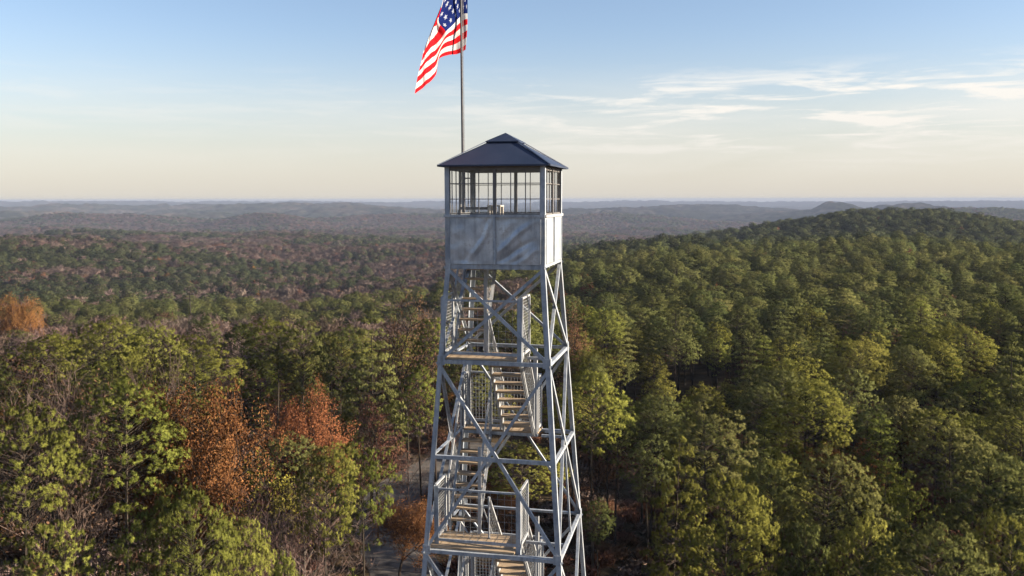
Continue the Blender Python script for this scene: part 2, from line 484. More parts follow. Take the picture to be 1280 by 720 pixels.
def build_frame():
    for k, (sx, sy) in SG.items():
        b = MB(); b.angle(corner(k, Z0 + .02), corner(k, FOOT), .105, .012, (-sx, 0, 0), (0, -sy, 0))
        b.build('leg', MAT['galv'], tower)
        foot = corner(k, FOOT)
        MB().box((foot.x - sx*.04, foot.y - sy*.04, FOOT + .12), (.6, .6, .5)).build('footing', MAT['galv_light'], tower)
    faces = [('FL', 'FR', (0, -1)), ('FR', 'BR', (1, 0)), ('BR', 'BL', (0, 1)), ('BL', 'FL', (-1, 0))]
    for a, c, n in faces:
        nv = Vector((n[0], n[1], 0))
        for k in range(1, 15):
            z = lev(k)
            p, q = corner(a, z), corner(c, z)
            d = (q - p).normalized() * .02
            MB().angle(p + d + nv * .001, q - d + nv * .001, .075, .009, (0, 0, -1), -nv).build('girt', MAT['galv'], tower)
        panels = [(0, 1)] + [(j, j + 2) for j in range(1, 15, 2)]
        for (t, bm_) in panels:
            zt, zb = lev(t) - .02, (lev(bm_) if bm_ < 15 else FOOT + .3)
            for s in (0, 1):
                p = corner(a if s == 0 else c, zt); q = corner(c if s == 0 else a, zb)
                off = nv * (.006 if s == 0 else -.018)
                b = MB()
                up = Vector((0, 0, 1))
                b.angle(p + off, q + off, .066, .008, (q - p).cross(nv) * (1 if s == 0 else -1), -nv)
                b.build('cross_brace', MAT['galv'], tower)
        # gusset plates where the braces meet the legs
        for k in (1, 3):
            z = lev(k)
            for cc in (a, c):
                p = corner(cc, z) + nv * .008
                tdir = (corner(c, z) - corner(a, z)).normalized() * (1 if cc == a else -1)
                MB().box(p + tdir * .07, (abs(tdir.x) * .17 + abs(nv.x) * .008, abs(tdir.y) * .17 + abs(nv.y) * .008, .2)).build('gusset_plate', MAT['galv'], tower)
    # hanger on the right face
    p = (corner('FR', lev(2)) + corner('BR', lev(2))) / 2; q = (corner('FR', lev(3)) + corner('BR', lev(3))) / 2
    MB().angle(p + Vector((-.03, .18, 0)), q + Vector((-.03, .18, 0)), .05, .007, (0, -1, 0), (-1, 0, 0)).build('hanger', MAT['galv'], tower)
build_frame()

HC = 1.0668
ZW = -0.35218 + CZ      # top of the sheet walls
ZE = 0.71363 + CZ       # eaves
ZA = 1.42434 + CZ       # apex

def fold_height(u, v, seed):
    """dents and diagonal folds pressed into the sheet"""
    h = 0
    if seed % 2:      # sheet with a steep crease near its right edge
        folds = ((.50, .12, .98, .98, .020, .055), (.66, .45, .90, 1.0, -.016, .045), (.15, .62, .40, .80, .008, .10), (.28, .05, .50, .22, -.012, .07), (.02, .30, .45, .42, .006, .09))
    else:             # sheet with two long slanting creases
        folds = ((-.05, .20, .78, .88, .024, .060), (.02, .06, .80, .50, -.018, .055), (.10, .62, .45, .95, .008, .08), (.55, .10, .92, .34, .013, .060), (.30, .02, .62, .16, -.010, .05))
    for x0, y0, x1, y1, amp, wd in folds:
        dx, dy = x1 - x0, y1 - y0; L2 = dx * dx + dy * dy
        t = ((u - x0) * dx + (v - y0) * dy) / L2
        d = ((u - x0) * dy - (v - y0) * dx) / math.sqrt(L2) + .03 * math.sin(t * 5 + seed)
        h += 1.45 * amp * math.exp(-(d / wd) ** 2) * math.exp(-((t - .5) / .42) ** 4)
    h += .020 * (float(fbm(np.array([u * 3 + seed * 3]), np.array([v * 3]), 3, seed)[0]) - .5)
    e = min(u, 1 - u, v, 1 - v)
    return h * min(1, e / .07)

def wall_face(ax):
    """sheet metal wall on one side of the cab, two sheets with a batten"""
    M = Matrix.Rotation(ax, 4, 'Z')
    zb = Z0 + .005
    for half in (0, 1):
        b = MB(); nu, nv_ = 44, 44
        x0 = -HC + .01 if half == 0 else .004; x1 = -.004 if half == 0 else HC - .01
        amp = 1.0 if abs(ax) < .01 else .35
        for j in range(nv_ + 1):
            for i in range(nu + 1):
                u, v = i / nu, j / nv_
                h = fold_height(u, v, 3 + half + int(ax * 7)) * amp
                b.v.append(tuple(M @ Vector((x0 + (x1 - x0) * u, -HC - h, zb + (ZW - zb - .02) * v))))
        for j in range(nv_):
            for i in range(nu):
                a = j * (nu + 1) + i
                b.f.append((a, a + 1, a + nu + 2, a + nu + 1))
        o = b.build('wall_sheet', MAT['sheet'], tower)
        for p in o.data.polygons: p.use_smooth = True
    b = MB()
    b.box(M @ Vector((0, -HC - .022, (zb + ZW) / 2)), (.06, .02, ZW - zb) if abs(math.cos(ax)) > .5 else (.02, .06, ZW - zb))
    b.build('batten', MAT['galv'], tower)
    # edge strips near the corners
    for s in (-1, 1):
        MB().box(M @ Vector((s * (HC - .09), -HC - .020, (zb + ZW) / 2 - .02)), (.016, .012, ZW - zb - .08) if abs(math.cos(ax)) > .5 else (.012, .016, ZW - zb - .08)).build('seam_strip', MAT['galv'], tower)
    b = MB()
    sz = (2 * HC + .02, .075, .055) if abs(math.cos(ax)) > .5 else (.075, 2 * HC + .02, .055)
    b.box(M @ Vector((0, -HC + .0, ZW + .008)), sz); b.build('sill', MAT['galv_light'] if ax > .5 and ax < 2 else MAT['galv'], tower)
    sz = (2 * HC - .16, .05, .05) if abs(math.cos(ax)) > .5 else (.05, 2 * HC - .16, .05)
    MB().box(M @ Vector((0, -HC + .04, ZE - .03)), sz).build('window_header', MAT['frame'], tower)
    # windows: two sashes of nine panes
    zl, zt = ZW + .036, ZE - .055
    for half in (-1, 1):
        cx = half * .498; wd = .938
        x0, x1 = cx - wd / 2, cx + wd / 2
        fr = MB()
        def bb(p0, p1, w, h):
            fr.bar(M @ Vector(p0), M @ Vector(p1), w, h, M.to_3x3() @ Vector((0, 1, 0)))
        y = -HC + .035
        for xx in (x0, x1): bb((xx, y, zl), (xx, y, zt), .02, .02)
        for zz in (zl + .016, zt - .016): bb((x0 + .012, y, zz), (x1 - .012, y, zz), .024, .023)
        w = fr.build('window', MAT['frame'], tower)
        mu = MB()
        for i in (1, 2):
            xx = x0 + (x1 - x0) * i / 3
            mu.bar(M @ Vector((xx, y, zl + .03)), M @ Vector((xx, y, zt - .03)), .017, .02, M.to_3x3() @ Vector((0, 1, 0)))
            zz = zl + (zt - zl) * i / 3 - .0
            mu.bar(M @ Vector((x0 + .016, y + .003, zz)), M @ Vector((x1 - .016, y + .003, zz)), .017, .019, M.to_3x3() @ Vector((0, 1, 0)))
        mu.build('muntin', MAT['frame'], w)
        g = MB(); n0 = len(g.v)
        for p in ((x0, y + .016, zl), (x1, y + .016, zl), (x1, y + .016, zt), (x0, y + .016, zt)): g.v.append(tuple(M @ Vector(p)))
        g.f.append((0, 1, 2, 3)); g.build('pane', MAT['glass'], w)
    MB().bar(M @ Vector((0, -HC + .03, ZW + .035)), M @ Vector((0, -HC + .03, ZE - .055)), .055, .05, M.to_3x3() @ Vector((0, 1, 0))).build('mullion', MAT['frame'], tower)

for a in (0, math.pi / 2, math.pi, -math.pi / 2): wall_face(a)
for k, (sx, sy) in SG.items():
    MB().angle(Vector((sx * (HC + .006), sy * (HC + .006), Z0 + .0)), Vector((sx * (HC + .006), sy * (HC + .006), ZE - .005)), .105, .01, (-sx, 0, 0), (0, -sy, 0)).build('corner_post', MAT['galv'], tower)

# cab floor with a hatch over the stair head
b = MB()
hx0, hx1, hy0, hy1 = -1.02, -.38, -.15, 1.0
b.box(((-HC + hx0) / 2, 0, Z0 + .03), (hx0 + HC - .02, 2 * HC - .03, .05))
b.box(((hx1 + HC) / 2, 0, Z0 + .03), (HC - hx1 - .02, 2 * HC - .03, .05))
b.box(((hx0 + hx1) / 2, (-HC + hy0) / 2, Z0 + .03), (hx1 - hx0 - .002, hy0 + HC - .02, .05))
b.build('cab_floor', MAT['wood'], tower)
for yy in (-HC + .05, -.35, .35, HC - .05):
    MB().box((0 if abs(yy) > .5 or yy < 0 else .35, yy, Z0 - .05), (2 * HC - .06 if abs(yy) > .5 or yy < 0 else 1.35, .06, .1)).build('floor_joist', MAT['galv'], tower)
for xx in (-HC + .02, HC - .02):
    MB().box((xx, 0, Z0 - .035), (.03, 2 * HC - .2, .06)).build('floor_beam', MAT['galv'], tower)

# roof: shallow pyramid with folded seams and a cap
WE = 1.18896
b = MB()
for z, w in ((ZE - .016, WE), (ZE, WE), (ZA - .02, .02)):
    for sx, sy in ((-1, -1), (1, -1), (1, 1), (-1, 1)): b.v.append((sx * w, sy * w, z))
for l in (0, 4):
    for i in range(4): b.f.append((l + i, l + (i + 1) % 4, l + 4 + (i + 1) % 4, l + 4 + i))
b.f.append((11, 10, 9, 8)[::-1])
b.v += [(s * (WE - .01), t * (WE - .01), ZE - .015) for s, t in ((-1, -1), (1, -1), (1, 1), (-1, 1))]
b.f.append((15, 14, 13, 12))
roof = b.build('roof', MAT['roof'], tower)
b = MB()
zc = ZA - .19; wc = (ZA + .012 - zc) / (ZA - ZE) * WE + .03
for sx, sy in ((-1, -1), (1, -1), (1, 1), (-1, 1)): b.v.append((sx * wc, sy * wc, zc - .012))
for sx, sy in ((-1, -1), (1, -1), (1, 1), (-1, 1)): b.v.append((sx * wc, sy * wc, zc + .012))
b.v.append((0, 0, ZA + .022))
for i in range(4): b.f += [(i, (i + 1) % 4, 4 + (i + 1) % 4, 4 + i), (4 + i, 4 + (i + 1) % 4, 8)]
b.f.append((3, 2, 1, 0))
b.build('roof_cap', MAT['roof'], roof)
for sx, sy in ((-1, -1), (1, -1), (1, 1), (-1, 1)):
    MB().bar((sx * WE, sy * WE, ZE + .004), (sx * wc * .97, sy * wc * .97, zc + .0), .035, .014).build('hip_seam', MAT['roof'], roof)
for s in (0, 1, 2, 3):
    M = Matrix.Rotation(s * math.pi / 2, 4, 'Z')
    MB().bar(M @ Vector((-WE + .01, -WE - .006, ZE - .012)), M @ Vector((WE - .01, -WE - .006, ZE - .012)), .012, .035).build('drip_edge', MAT['roof'], roof)
    MB().bar(M @ Vector((-HC + .1, -HC + .06, ZE - .075)), M @ Vector((HC - .1, -HC + .06, ZE - .075)), .05, .06).build('wall_plate', MAT['frame'], tower)

# rail and box inside the cab
def cab_inside():
    rail = MB()
    rail.bar((-.98, -.28, ZW + .16), (-.30, -.28, ZW + .16), .05, .06)
    rail.bar((-.98, -.28, Z0 + .06), (-.98, -.28, ZW + .13), .05, .05)
    rail.bar((-.30, -.28, Z0 + .06), (-.30, -.28, ZW + .13), .05, .05)
    rail.build('hatch_rail', MAT['frame'], tower)
    t = MB()
    t.box((-.16, -.30, ZW + .215), (.30, .34, .03))
    for sx in (-1, 1):
        for sy in (-1, 1): t.box((-.16 + sx * .12, -.30 + sy * .13, (Z0 + .056 + ZW + .2) / 2), (.045, .045, ZW + .2 - Z0 - .056))
    tb = t.build('instrument_table', MAT['pale_wood'], None)
    tb.location = (TOW[0], TOW[1], 0); tb.rotation_euler = (0, 0, TANG)
    tag(tb, 'small pale wooden stand seen through the front windows inside the lookout cab', 'stand')
    # recentre the origin on the thing's foot
    off = Vector((-.16, -.30, Z0 + .055))
    tb.data.transform(Matrix.Translation(-off))
    tb.location = Matrix.Translation((TOW[0], TOW[1], 0)) @ Matrix.Rotation(TANG, 4, 'Z') @ off
cab_inside()

# landings, stairs and guard panels
def lattice(b, o, ex, ez, L, H, pitch, wd, shear=0.0):
    """wire mesh spanning L along ex and H along ez from corner o (crossed square bars)"""
    n = max(1, int(L / pitch)); mm = max(1, int(H / pitch))
    nrm = ex.cross(ez).normalized()
    for i in range(1, n):
        p = o + ex * (L * i / n)
        b.bar(p, p + ez * H, wd, wd, nrm)
    for j in range(1, mm):
        p = o + ez * (H * j / mm)
        b.bar(p + nrm * wd * .9, p + ex * L + nrm * wd * .9, wd, wd, nrm)

def guard(p0, p1, H=1.22, base=.1, pitch=.075, wire=.0045, post=.045, toe=.06, mat='galv_light', posts=(1, 1)):
    """framed wire mesh guard between two foot points (may climb with a flight)"""
    p0, p1 = Vector(p0), Vector(p1)
    ex = (p1 - p0); L = ex.length; ex.normalize(); up = Vector((0, 0, 1))
    b = MB()
    flat = Vector((ex.x, ex.y, 0)).normalized(); nrm = flat.cross(up)
    if posts[0]: b.bar(p0, p0 + up * H, post, post, nrm)
    if posts[1]: b.bar(p1, p1 + up * H, post, post, nrm)
    e = flat * (post / 2)
    b.bar(p0 + up * (H - .02), p1 + up * (H - .02), .04, .04) if not posts[0] else b.bar(p0 + up * (H + .021), p1 + up * (H + .021), .042, .04)
    b.bar(p0 + e + up * (base), p1 - e + up * (base), .035, toe)
    g = b.build('guard_panel', MAT[mat], tower)
    w = MB(); lattice(w, p0 + up * base, ex, up, L, H - base, pitch, wire)
    w.build('wire_mesh', MAT['mesh'], g)
    return g

def deck(z, u0, u1, v0, v1, detail=True):
    d = MB()
    nb = max(2, round((v1 - v0) / .145)); wdt = (v1 - v0) / nb
    rnd = random.Random(int(z * 10))
    for i in range(nb):
        e0 = rnd.uniform(-.015, .01); e1 = rnd.uniform(-.01, .02)
        d.box(((u0 + e0 + u1 + e1) / 2, v0 + wdt * (i + .5), z + .0), (u1 + e1 - u0 - e0, wdt - .008, .04))
    o = d.build('landing', MAT['wood'], tower)
    j = MB()
    j.build
    for yy in (v0 + .05, v1 - .05):
        MB().box(((u0 + u1) / 2, yy, z - .06), (u1 - u0, .05, .08)).build('joist', MAT['galv'], o)
    # cross bearers reach out to the side girts
    for xx in (u0 + .25, u1 - .12):
        pass
    return o

def flight(z_lo, z_hi, v_lo, v_hi, u0, u1, n=9, detail=True):
    """stair flight rising from v_lo to v_hi"""
    st = MB()
    dz = (z_hi - z_lo) / n
    lo = Vector((0, v_lo, z_lo + .0)); hi = Vector((0, v_hi, z_hi - .0))
    slope = (hi - lo)
    f = MB()
    for uu, s in ((u0 - .02, -1), (u1 + .02, 1)):
        a = Vector((uu, lo.y, lo.z)); c = Vector((uu, hi.y, hi.z - .02))
        f.bar(a, c, .012, .15, (0, -slope.z, slope.y) if slope.y > 0 else (0, slope.z, -slope.y))
        f.bar(a + Vector((s * .02, 0, .06)), c + Vector((s * .02, 0, .06)), .04, .012)
        f.bar(a + Vector((s * .02, 0, -.09)), c + Vector((s * .02, 0, -.09)), .04, .012)
    o = f.build('stair_flight', MAT['galv_light'], tower)
    for k in range(1, n):
        t = k / n
        v = v_lo + (v_hi - v_lo) * t; z = z_lo + (z_hi - z_lo) * t
        MB().box(((u0 + u1) / 2, v, z), (u1 - u0 + .012, .225, .045)).build('tread', MAT['wood'], o)
    return o

def storey(k):
    """landing at level k and the flight from it up to level k-1"""
    z = lev(k); zu = lev(k - 1)
    zt = z + .045
    w = hw(z)
    front = k % 2 == 1
    if front:
        u0, u1, v0, v1 = (-1.13 if k == 1 else -1.42), .47, (-w + .09), -.28
        if k > 1: v1 = -.46
        deck(z + .03, u0, u1, v0, v1)
        ua = -1.09 if k == 1 else -1.2
        flight(zt, zu + (.03 if k > 1 else -.02), v1 + .08, .93 if k == 1 else hw(zu) - .55, ua, ua + .61)
        ue = u1 + .07; us = (-1.12 if k == 1 else -1.27)
        vf = v0 + .02 if k == 1 else v0 + .16
        # front guard with broad corner posts, side guards
        guard((us, vf, zt), (ue, vf, zt), H=1.25, pitch=.15, wire=.0035, post=.03, toe=.055, mat='galv', posts=(0, 0))
        for uu in (us, ue):
            s = 1 if uu < 0 else -1
            MB().angle((uu - s * .05, vf - .02, z - .08), (uu - s * .05, vf - .02, zt + 1.29), .10, .01, (s, 0, 0), (0, 1, 0)).build('guard_post', MAT['galv'], tower)
        guard((ue + .04, vf + .05, zt), (ue + .04, v1, zt), H=1.27, pitch=.065)
        guard((us - .03, vf + .05, zt), (us - .03, v1, zt), H=1.27, pitch=.065)
        # guards that climb beside the flight
        zz = zu - .1
        vt = .88 if k == 1 else hw(zu) - .60
        lo_z = zt + .1
        guard((ua - .07, v1 + .12, lo_z), (ua - .07, vt, zz), H=1.05, pitch=.12, base=.02, wire=.0032, toe=.04, post=.035)
        guard((ua + .64, v1 + .12, lo_z), (ua + .64, vt, zz), H=1.05, pitch=.12, base=.02, wire=.0032, toe=.04, post=.035)
        # tall post from landing to the floor above, with a strut
        MB().angle((ua + .66, v1 - .06, zt), (ua + .66, v1 - .02, zu - .03), .075, .01, (1, 0, 0), (0, 1, 0)).build('stair_post', MAT['galv_light'], tower)
        MB().bar((ua + .77, v1 - .03, zt + .62), (ua + .98, v1 + .0, zt + .01), .022, .022).build('strut', MAT['galv_light'], tower)
        MB().bar((ua + .25, v1 + .02, zt + .22), (ua + .42, v1 - .05, zt + .01), .03, .03).build('strut', MAT['galv_light'], tower)
    else:
        u0, u1, v0, v1 = -1.25, .56, (.80 if k == 2 else hw(z) - .62), hw(z) - .03
        deck(z + .03, u0, u1, v0, v1)
        ub = -.17
        flight(zt, zu + .03, v0 - .02, -.74 if k == 2 else -hw(zu) + .75, ub - .02, ub + .60)
        guard((u0 + .05, v1 - .05, zt), (u1 - .03, v1 - .05, zt), H=1.25, pitch=.078, wire=.008, post=.06)
        guard((u0 + .02, v0 + .05, zt), (u0 + .02, v1 - .1, zt), H=1.27, pitch=.065)
        guard((u1 + .0, v0 + .05, zt), (u1 + .0, v1 - .1, zt), H=1.27, pitch=.065)
        guard((-.32, v0 + .03, zt), (-.56, v0 + .03, zt), H=1.2, pitch=.075)
        vt = -.70 if k == 2 else -hw(zu) + .8
        guard((ub - .07, v0 - .1, zt + .1), (ub - .07, vt, zu - .1), H=1.05, pitch=.12, base=.02, wire=.0032, toe=.04, post=.035)
        guard((ub + .66, v0 - .1, zt + .1), (ub + .66, vt, zu - .1), H=1.05, pitch=.12, base=.02, wire=.0032, toe=.04, post=.035)
        MB().angle((ub + .72, v0 - .02, z), (ub + .72, v0 - .02, zu - .02), .09, .01, (-1, 0, 0), (0, 1, 0)).build('stair_post', MAT['galv_light'], tower)
    # bearers from the landing out to the side girts
    for vv in ((v0 + .06), (v1 - .06)):
        wv = hw(z) - .02
        MB().box(((u1 + wv) / 2 + .04, vv, z - .045), (wv - u1 - .09, .045, .06)).build('bearer', MAT['galv'], tower)
for k in range(1, 6): storey(k)

# ------------------------------------------------------------------ flagpole and flag
def tw(u, v, z):      # tower frame -> world
    c, s = math.cos(TANG), math.sin(TANG)
    return Vector((TOW[0] + u * c - v * s, TOW[1] + u * s + v * c, z))
PB = tw(-1.235, .98, Z0 + .25)
PT = PB + Vector((-.035, 0, 7.45))
pole = empty('flagpole', PB)
tag(pole, 'slim dark metal flagpole standing at the back left corner of the lookout cab', 'flagpole')
MB().tube([(0, 0, 0), tuple((PT - PB) * .5), tuple(PT - PB)], [.036, .03, .022], 12).build('pole', MAT['pole'], pole)
s = MB()
rr = [(math.sin(t) * .06, -math.cos(t) * .06) for t in np.linspace(.15, math.pi - .02, 9)]
s.tube([tuple(PT - PB + Vector((0, 0, .05 + z))) for r_, z in rr], [r_ for r_, z in rr], 14).build('finial', MAT['pale_wood'], pole)
for zz in (.35, 1.6):
    MB().tube([(-.0, 0, zz - .03), (0, 0, zz + .03)], [.05, .05], 12).bar((.02, 0, zz), (.15, -.03, zz), .03, .03).build('clamp', MAT['pole'], pole)
MB().tube([(.045, -.02, .9), tuple(PT - PB + Vector((.045, -.02, -.1)))], [.004, .004], 6).build('halyard', MAT['pole'], pole)

def build_flag():
    # control rows: along the fly s, for t = 0 (top) .. 1 (bottom): pixel of the photograph and depth towards the lens
    S = [0, .13, .27, .40, .52, .66, .82, 1.0]
    T = [0, .27, .42, .54, .77, 1.0]
    G = {  # (px, py, metres nearer)
        0:   [(583, -78, -.12), (584, -30, -.12), (584.5, -3, -.12), (584.5, 17, -.12), (584, 38, -.12), (582, 62, -.12)],
        .13: [(577, -70, -.10), (577, -26, -.10), (577, 0, -.10), (577, 19, -.10), (577, 42, -.10), (575, 66, -.10)],
        .27: [(569, -55, -.10), (568, -14, -.03), (566, 12, .02), (567, 30, .06), (565, 50, .03), (562, 69, .0)],
        .40: [(562, -42, .05), (554, 2, .12), (548, 27, .18), (557, 41, .26), (553, 57, .25), (549, 74, .20)],
        .52: [(562, -36, -.1), (555, 2, .02), (546, 34, .30), (549, 51, .40), (546, 72, .35), (545, 92, .28)],
        .66: [(562, -32, -.3), (556, 0, -.1), (542, 40, .45), (541, 58, .55), (539.5, 80, .50), (538, 102, .42)],
        .82: [(561, -30, -.5), (556, -3, -.2), (537, 47, .62), (534, 66, .72), (530.5, 87, .70), (529, 109, .62)],
        1.0: [(560, -28, -.7), (556, -6, -.3), (532, 56, .80), (527, 76, .92), (522, 96, .92), (518.5, 117, .85)]}
    D0 = math.hypot(PT.x, PT.y)
    grid = np.array([[[*at(px, py, D0 - dep)] for (px, py, dep) in G[s]] for s in S])
    def cr(P, X, x):
        # cubic interpolation through the control values
        i = int(np.clip(np.searchsorted(X, x) - 1, 0, len(X) - 2))
        t = (x - X[i]) / (X[i + 1] - X[i])
        p0, p1, p2, p3 = P[max(i - 1, 0)], P[i], P[i + 1], P[min(i + 2, len(X) - 1)]
        return .5 * ((2 * p1) + (-p0 + p2) * t + (2 * p0 - 5 * p1 + 4 * p2 - p3) * t * t + (-p0 + 3 * p1 - 3 * p2 + p3) * t ** 3)
    nu, nv = 96, 52
    V = []; UV = []
    org = np.array(PB)
    for i in range(nu + 1):
        sx = i / nu
        col = np.array([cr(grid[:, k], S, sx) for k in range(len(T))])
        for j in range(nv + 1):
            t = j / nv
            p = cr(col, T, t)
            # soft ripples running down the cloth
            ph = sx * 17 + t * 2.2
            p = p + np.array((.10, -1.0, .1)) * (.045 * math.sin(ph) + .02 * math.sin(ph * 2.3 + t * 5)) * min(1, sx * 4)
            V.append(tuple(p - org)); UV.append((sx, 1 - t))
    Fc = [(i * (nv + 1) + j, i * (nv + 1) + j + 1, (i + 1) * (nv + 1) + j + 1, (i + 1) * (nv + 1) + j) for i in range(nu) for j in range(nv)]
    me = bpy.data.meshes.new('flag'); me.from_pydata(V, [], Fc)
    uvl = me.uv_layers.new(name='UVMap')
    for l in me.loops: uvl.data[l.index].uv = UV[l.vertex_index]
    for p in me.polygons: p.use_smooth = True
    m, nt, out = node_mat('flag_cloth')
    uv = N(nt, 'ShaderNodeUVMap'); sp = N(nt, 'ShaderNodeSeparateXYZ')
    nt.links.new(uv.outputs[0], sp.inputs[0])
    U, Vv = sp.outputs[0], sp.outputs[1]
    st = math_n(nt, 'MODULO', math_n(nt, 'FLOOR', math_n(nt, 'MULTIPLY', Vv, 13.0)), 2.0)      # 0 red, 1 white
    col = mixc(nt, st, (.56, .014, .020), (.56, .545, .53))
    can_ = math_n(nt, 'MULTIPLY', math_n(nt, 'LESS_THAN', U, .4), math_n(nt, 'GREATER_THAN', Vv, 6 / 13))
    # stars: fifty on an 11 x 9 checker of places
    cu = math_n(nt, 'MULTIPLY', U, 12 / .4); cv = math_n(nt, 'MULTIPLY', math_n(nt, 'SUBTRACT', Vv, 6 / 13), 10 / (7 / 13))
    iu = math_n(nt, 'ROUND', cu); iv = math_n(nt, 'ROUND', cv)
    du = math_n(nt, 'MULTIPLY', math_n(nt, 'SUBTRACT', cu, iu), .82); dv = math_n(nt, 'SUBTRACT', cv, iv)
    par = math_n(nt, 'MODULO', math_n(nt, 'ADD', iu, iv), 2.0)
    inside = math_n(nt, 'MULTIPLY', math_n(nt, 'MULTIPLY', math_n(nt, 'GREATER_THAN', iu, .5), math_n(nt, 'LESS_THAN', iu, 11.5)),
                    math_n(nt, 'MULTIPLY', math_n(nt, 'GREATER_THAN', iv, .5), math_n(nt, 'LESS_THAN', iv, 9.5)))
    th_ = math_n(nt, 'ARCTAN2', du, dv)
    rad = math_n(nt, 'SQRT', math_n(nt, 'ADD', math_n(nt, 'MULTIPLY', du, du), math_n(nt, 'MULTIPLY', dv, dv)))
    lim = math_n(nt, 'MULTIPLY_ADD', math_n(nt, 'COSINE', math_n(nt, 'MULTIPLY', th_, 5.0)), .10, .27)
    star = math_n(nt, 'MULTIPLY', math_n(nt, 'LESS_THAN', rad, lim), inside)
    star = math_n(nt, 'MULTIPLY', star, math_n(nt, 'LESS_THAN', par, .5))
    can_col = mixc(nt, star, (.012, .022, .12), (.42, .45, .52))
    col = mixc(nt, can_, col, can_col)
    d = N(nt, 'ShaderNodeBsdfDiffuse'); t_ = N(nt, 'ShaderNodeBsdfTranslucent')
    nt.links.new(col, d.inputs[0]); nt.links.new(col, t_.inputs[0])
    mx = N(nt, 'ShaderNodeMixShader', i_0=.38)
    nt.links.new(d.outputs[0], mx.inputs[1]); nt.links.new(t_.outputs[0], mx.inputs[2])
    nt.links.new(mx.outputs[0], out.inputs[0])
    me.materials.append(m)
    o = bpy.data.objects.new('flag', me); o.location = PB
    link(o)
    tag(o, 'red, white and blue flag with stars and stripes drooping from the flagpole', 'flag')
build_flag()

# ------------------------------------------------------------------ tree meshes
def tri_mesh(name, V, tint, mat, nrm=None):
    """V: (n,3,3) triangles, tint per triangle"""
    n = len(V)
    me = bpy.data.meshes.new(name)
    me.vertices.add(n * 3); me.vertices.foreach_set('co', V.astype(np.float32).ravel())
    me.loops.add(n * 3); me.loops.foreach_set('vertex_index', np.arange(n * 3, dtype=np.int32))
    me.polygons.add(n); me.polygons.foreach_set('loop_start', np.arange(n, dtype=np.int32) * 3)
    a = me.attributes.new('tint', 'FLOAT', 'FACE'); a.data.foreach_set('value', tint.astype(np.float32))
    if nrm is None:
        nrm = np.cross(V[:, 1] - V[:, 0], V[:, 2] - V[:, 0])
    nrm = nrm / (np.linalg.norm(nrm, axis=1)[:, None] + 1e-9)
    a = me.attributes.new('puff_normal', 'FLOAT_VECTOR', 'FACE'); a.data.foreach_set('vector', nrm.astype(np.float32).ravel())
    me.update(calc_edges=True)
    me.materials.append(mat)
    return me

def shade_normals(rs, V, puff, ctr, keep=.28):
    """puff direction + direction out of the crown + a little of each blade's own"""
    c = V.mean(1)
    o = (c - ctr) * np.array((1, 1, .9)); o /= np.linalg.norm(o, axis=1)[:, None] + 1e-6
    g = rs.normal(size=c.shape); g /= np.linalg.norm(g, axis=1)[:, None]
    return puff * .70 + o * .85 + np.array((0, 0, .15)) + g * keep

def limbs_tris(segs, k=5):
    """segs: list of (p0, r0, p1, r1) -> triangles of tapered tubes"""
    out = []
    for p0, r0, p1, r1 in segs:
        p0 = np.array(p0, float); p1 = np.array(p1, float)
        d = p1 - p0; L = np.linalg.norm(d)
        if L < 1e-5: continue
        d /= L
        x = np.cross(d, (0.31, .9, .21)); x /= np.linalg.norm(x); y = np.cross(d, x)
        kk = k if r0 > .03 else 3
        a = np.arange(kk) * 2 * np.pi / kk
        ring = np.cos(a)[:, None] * x + np.sin(a)[:, None] * y
        A = p0 + ring * r0; B = p1 + ring * r1
        A2 = np.roll(A, -1, 0); B2 = np.roll(B, -1, 0)
        out.append(np.stack([A, A2, B2], 1)); out.append(np.stack([A, B2, B], 1))
    return np.concatenate(out)

def rand_dirs(rs, n, up=.25):
    v = rs.normal(size=(n, 3)); v[:, 2] = v[:, 2] + up
    return v / np.linalg.norm(v, axis=1)[:, None]

def blades(rs, C, per, length, width, up, outv=None):
    """needle tufts at centres C"""
    n = len(C)
    D = rand_dirs(rs, n * per, up)
    if outv is not None:
        D = D + np.repeat(outv, per, 0) * .6
        D /= np.linalg.norm(D, axis=1)[:, None]
    c = np.repeat(C, per, 0)
    L = length * rs.uniform(.65, 1.15, n * per)[:, None]
    P = np.cross(D, rs.normal(size=(n * per, 3))); P /= np.linalg.norm(P, axis=1)[:, None]
    w = width * rs.uniform(.7, 1.2, n * per)[:, None]
    return np.stack([c + D * L * .12 - P * w * .5, c + D * L * .12 + P * w * .5, c + D * L], 1)

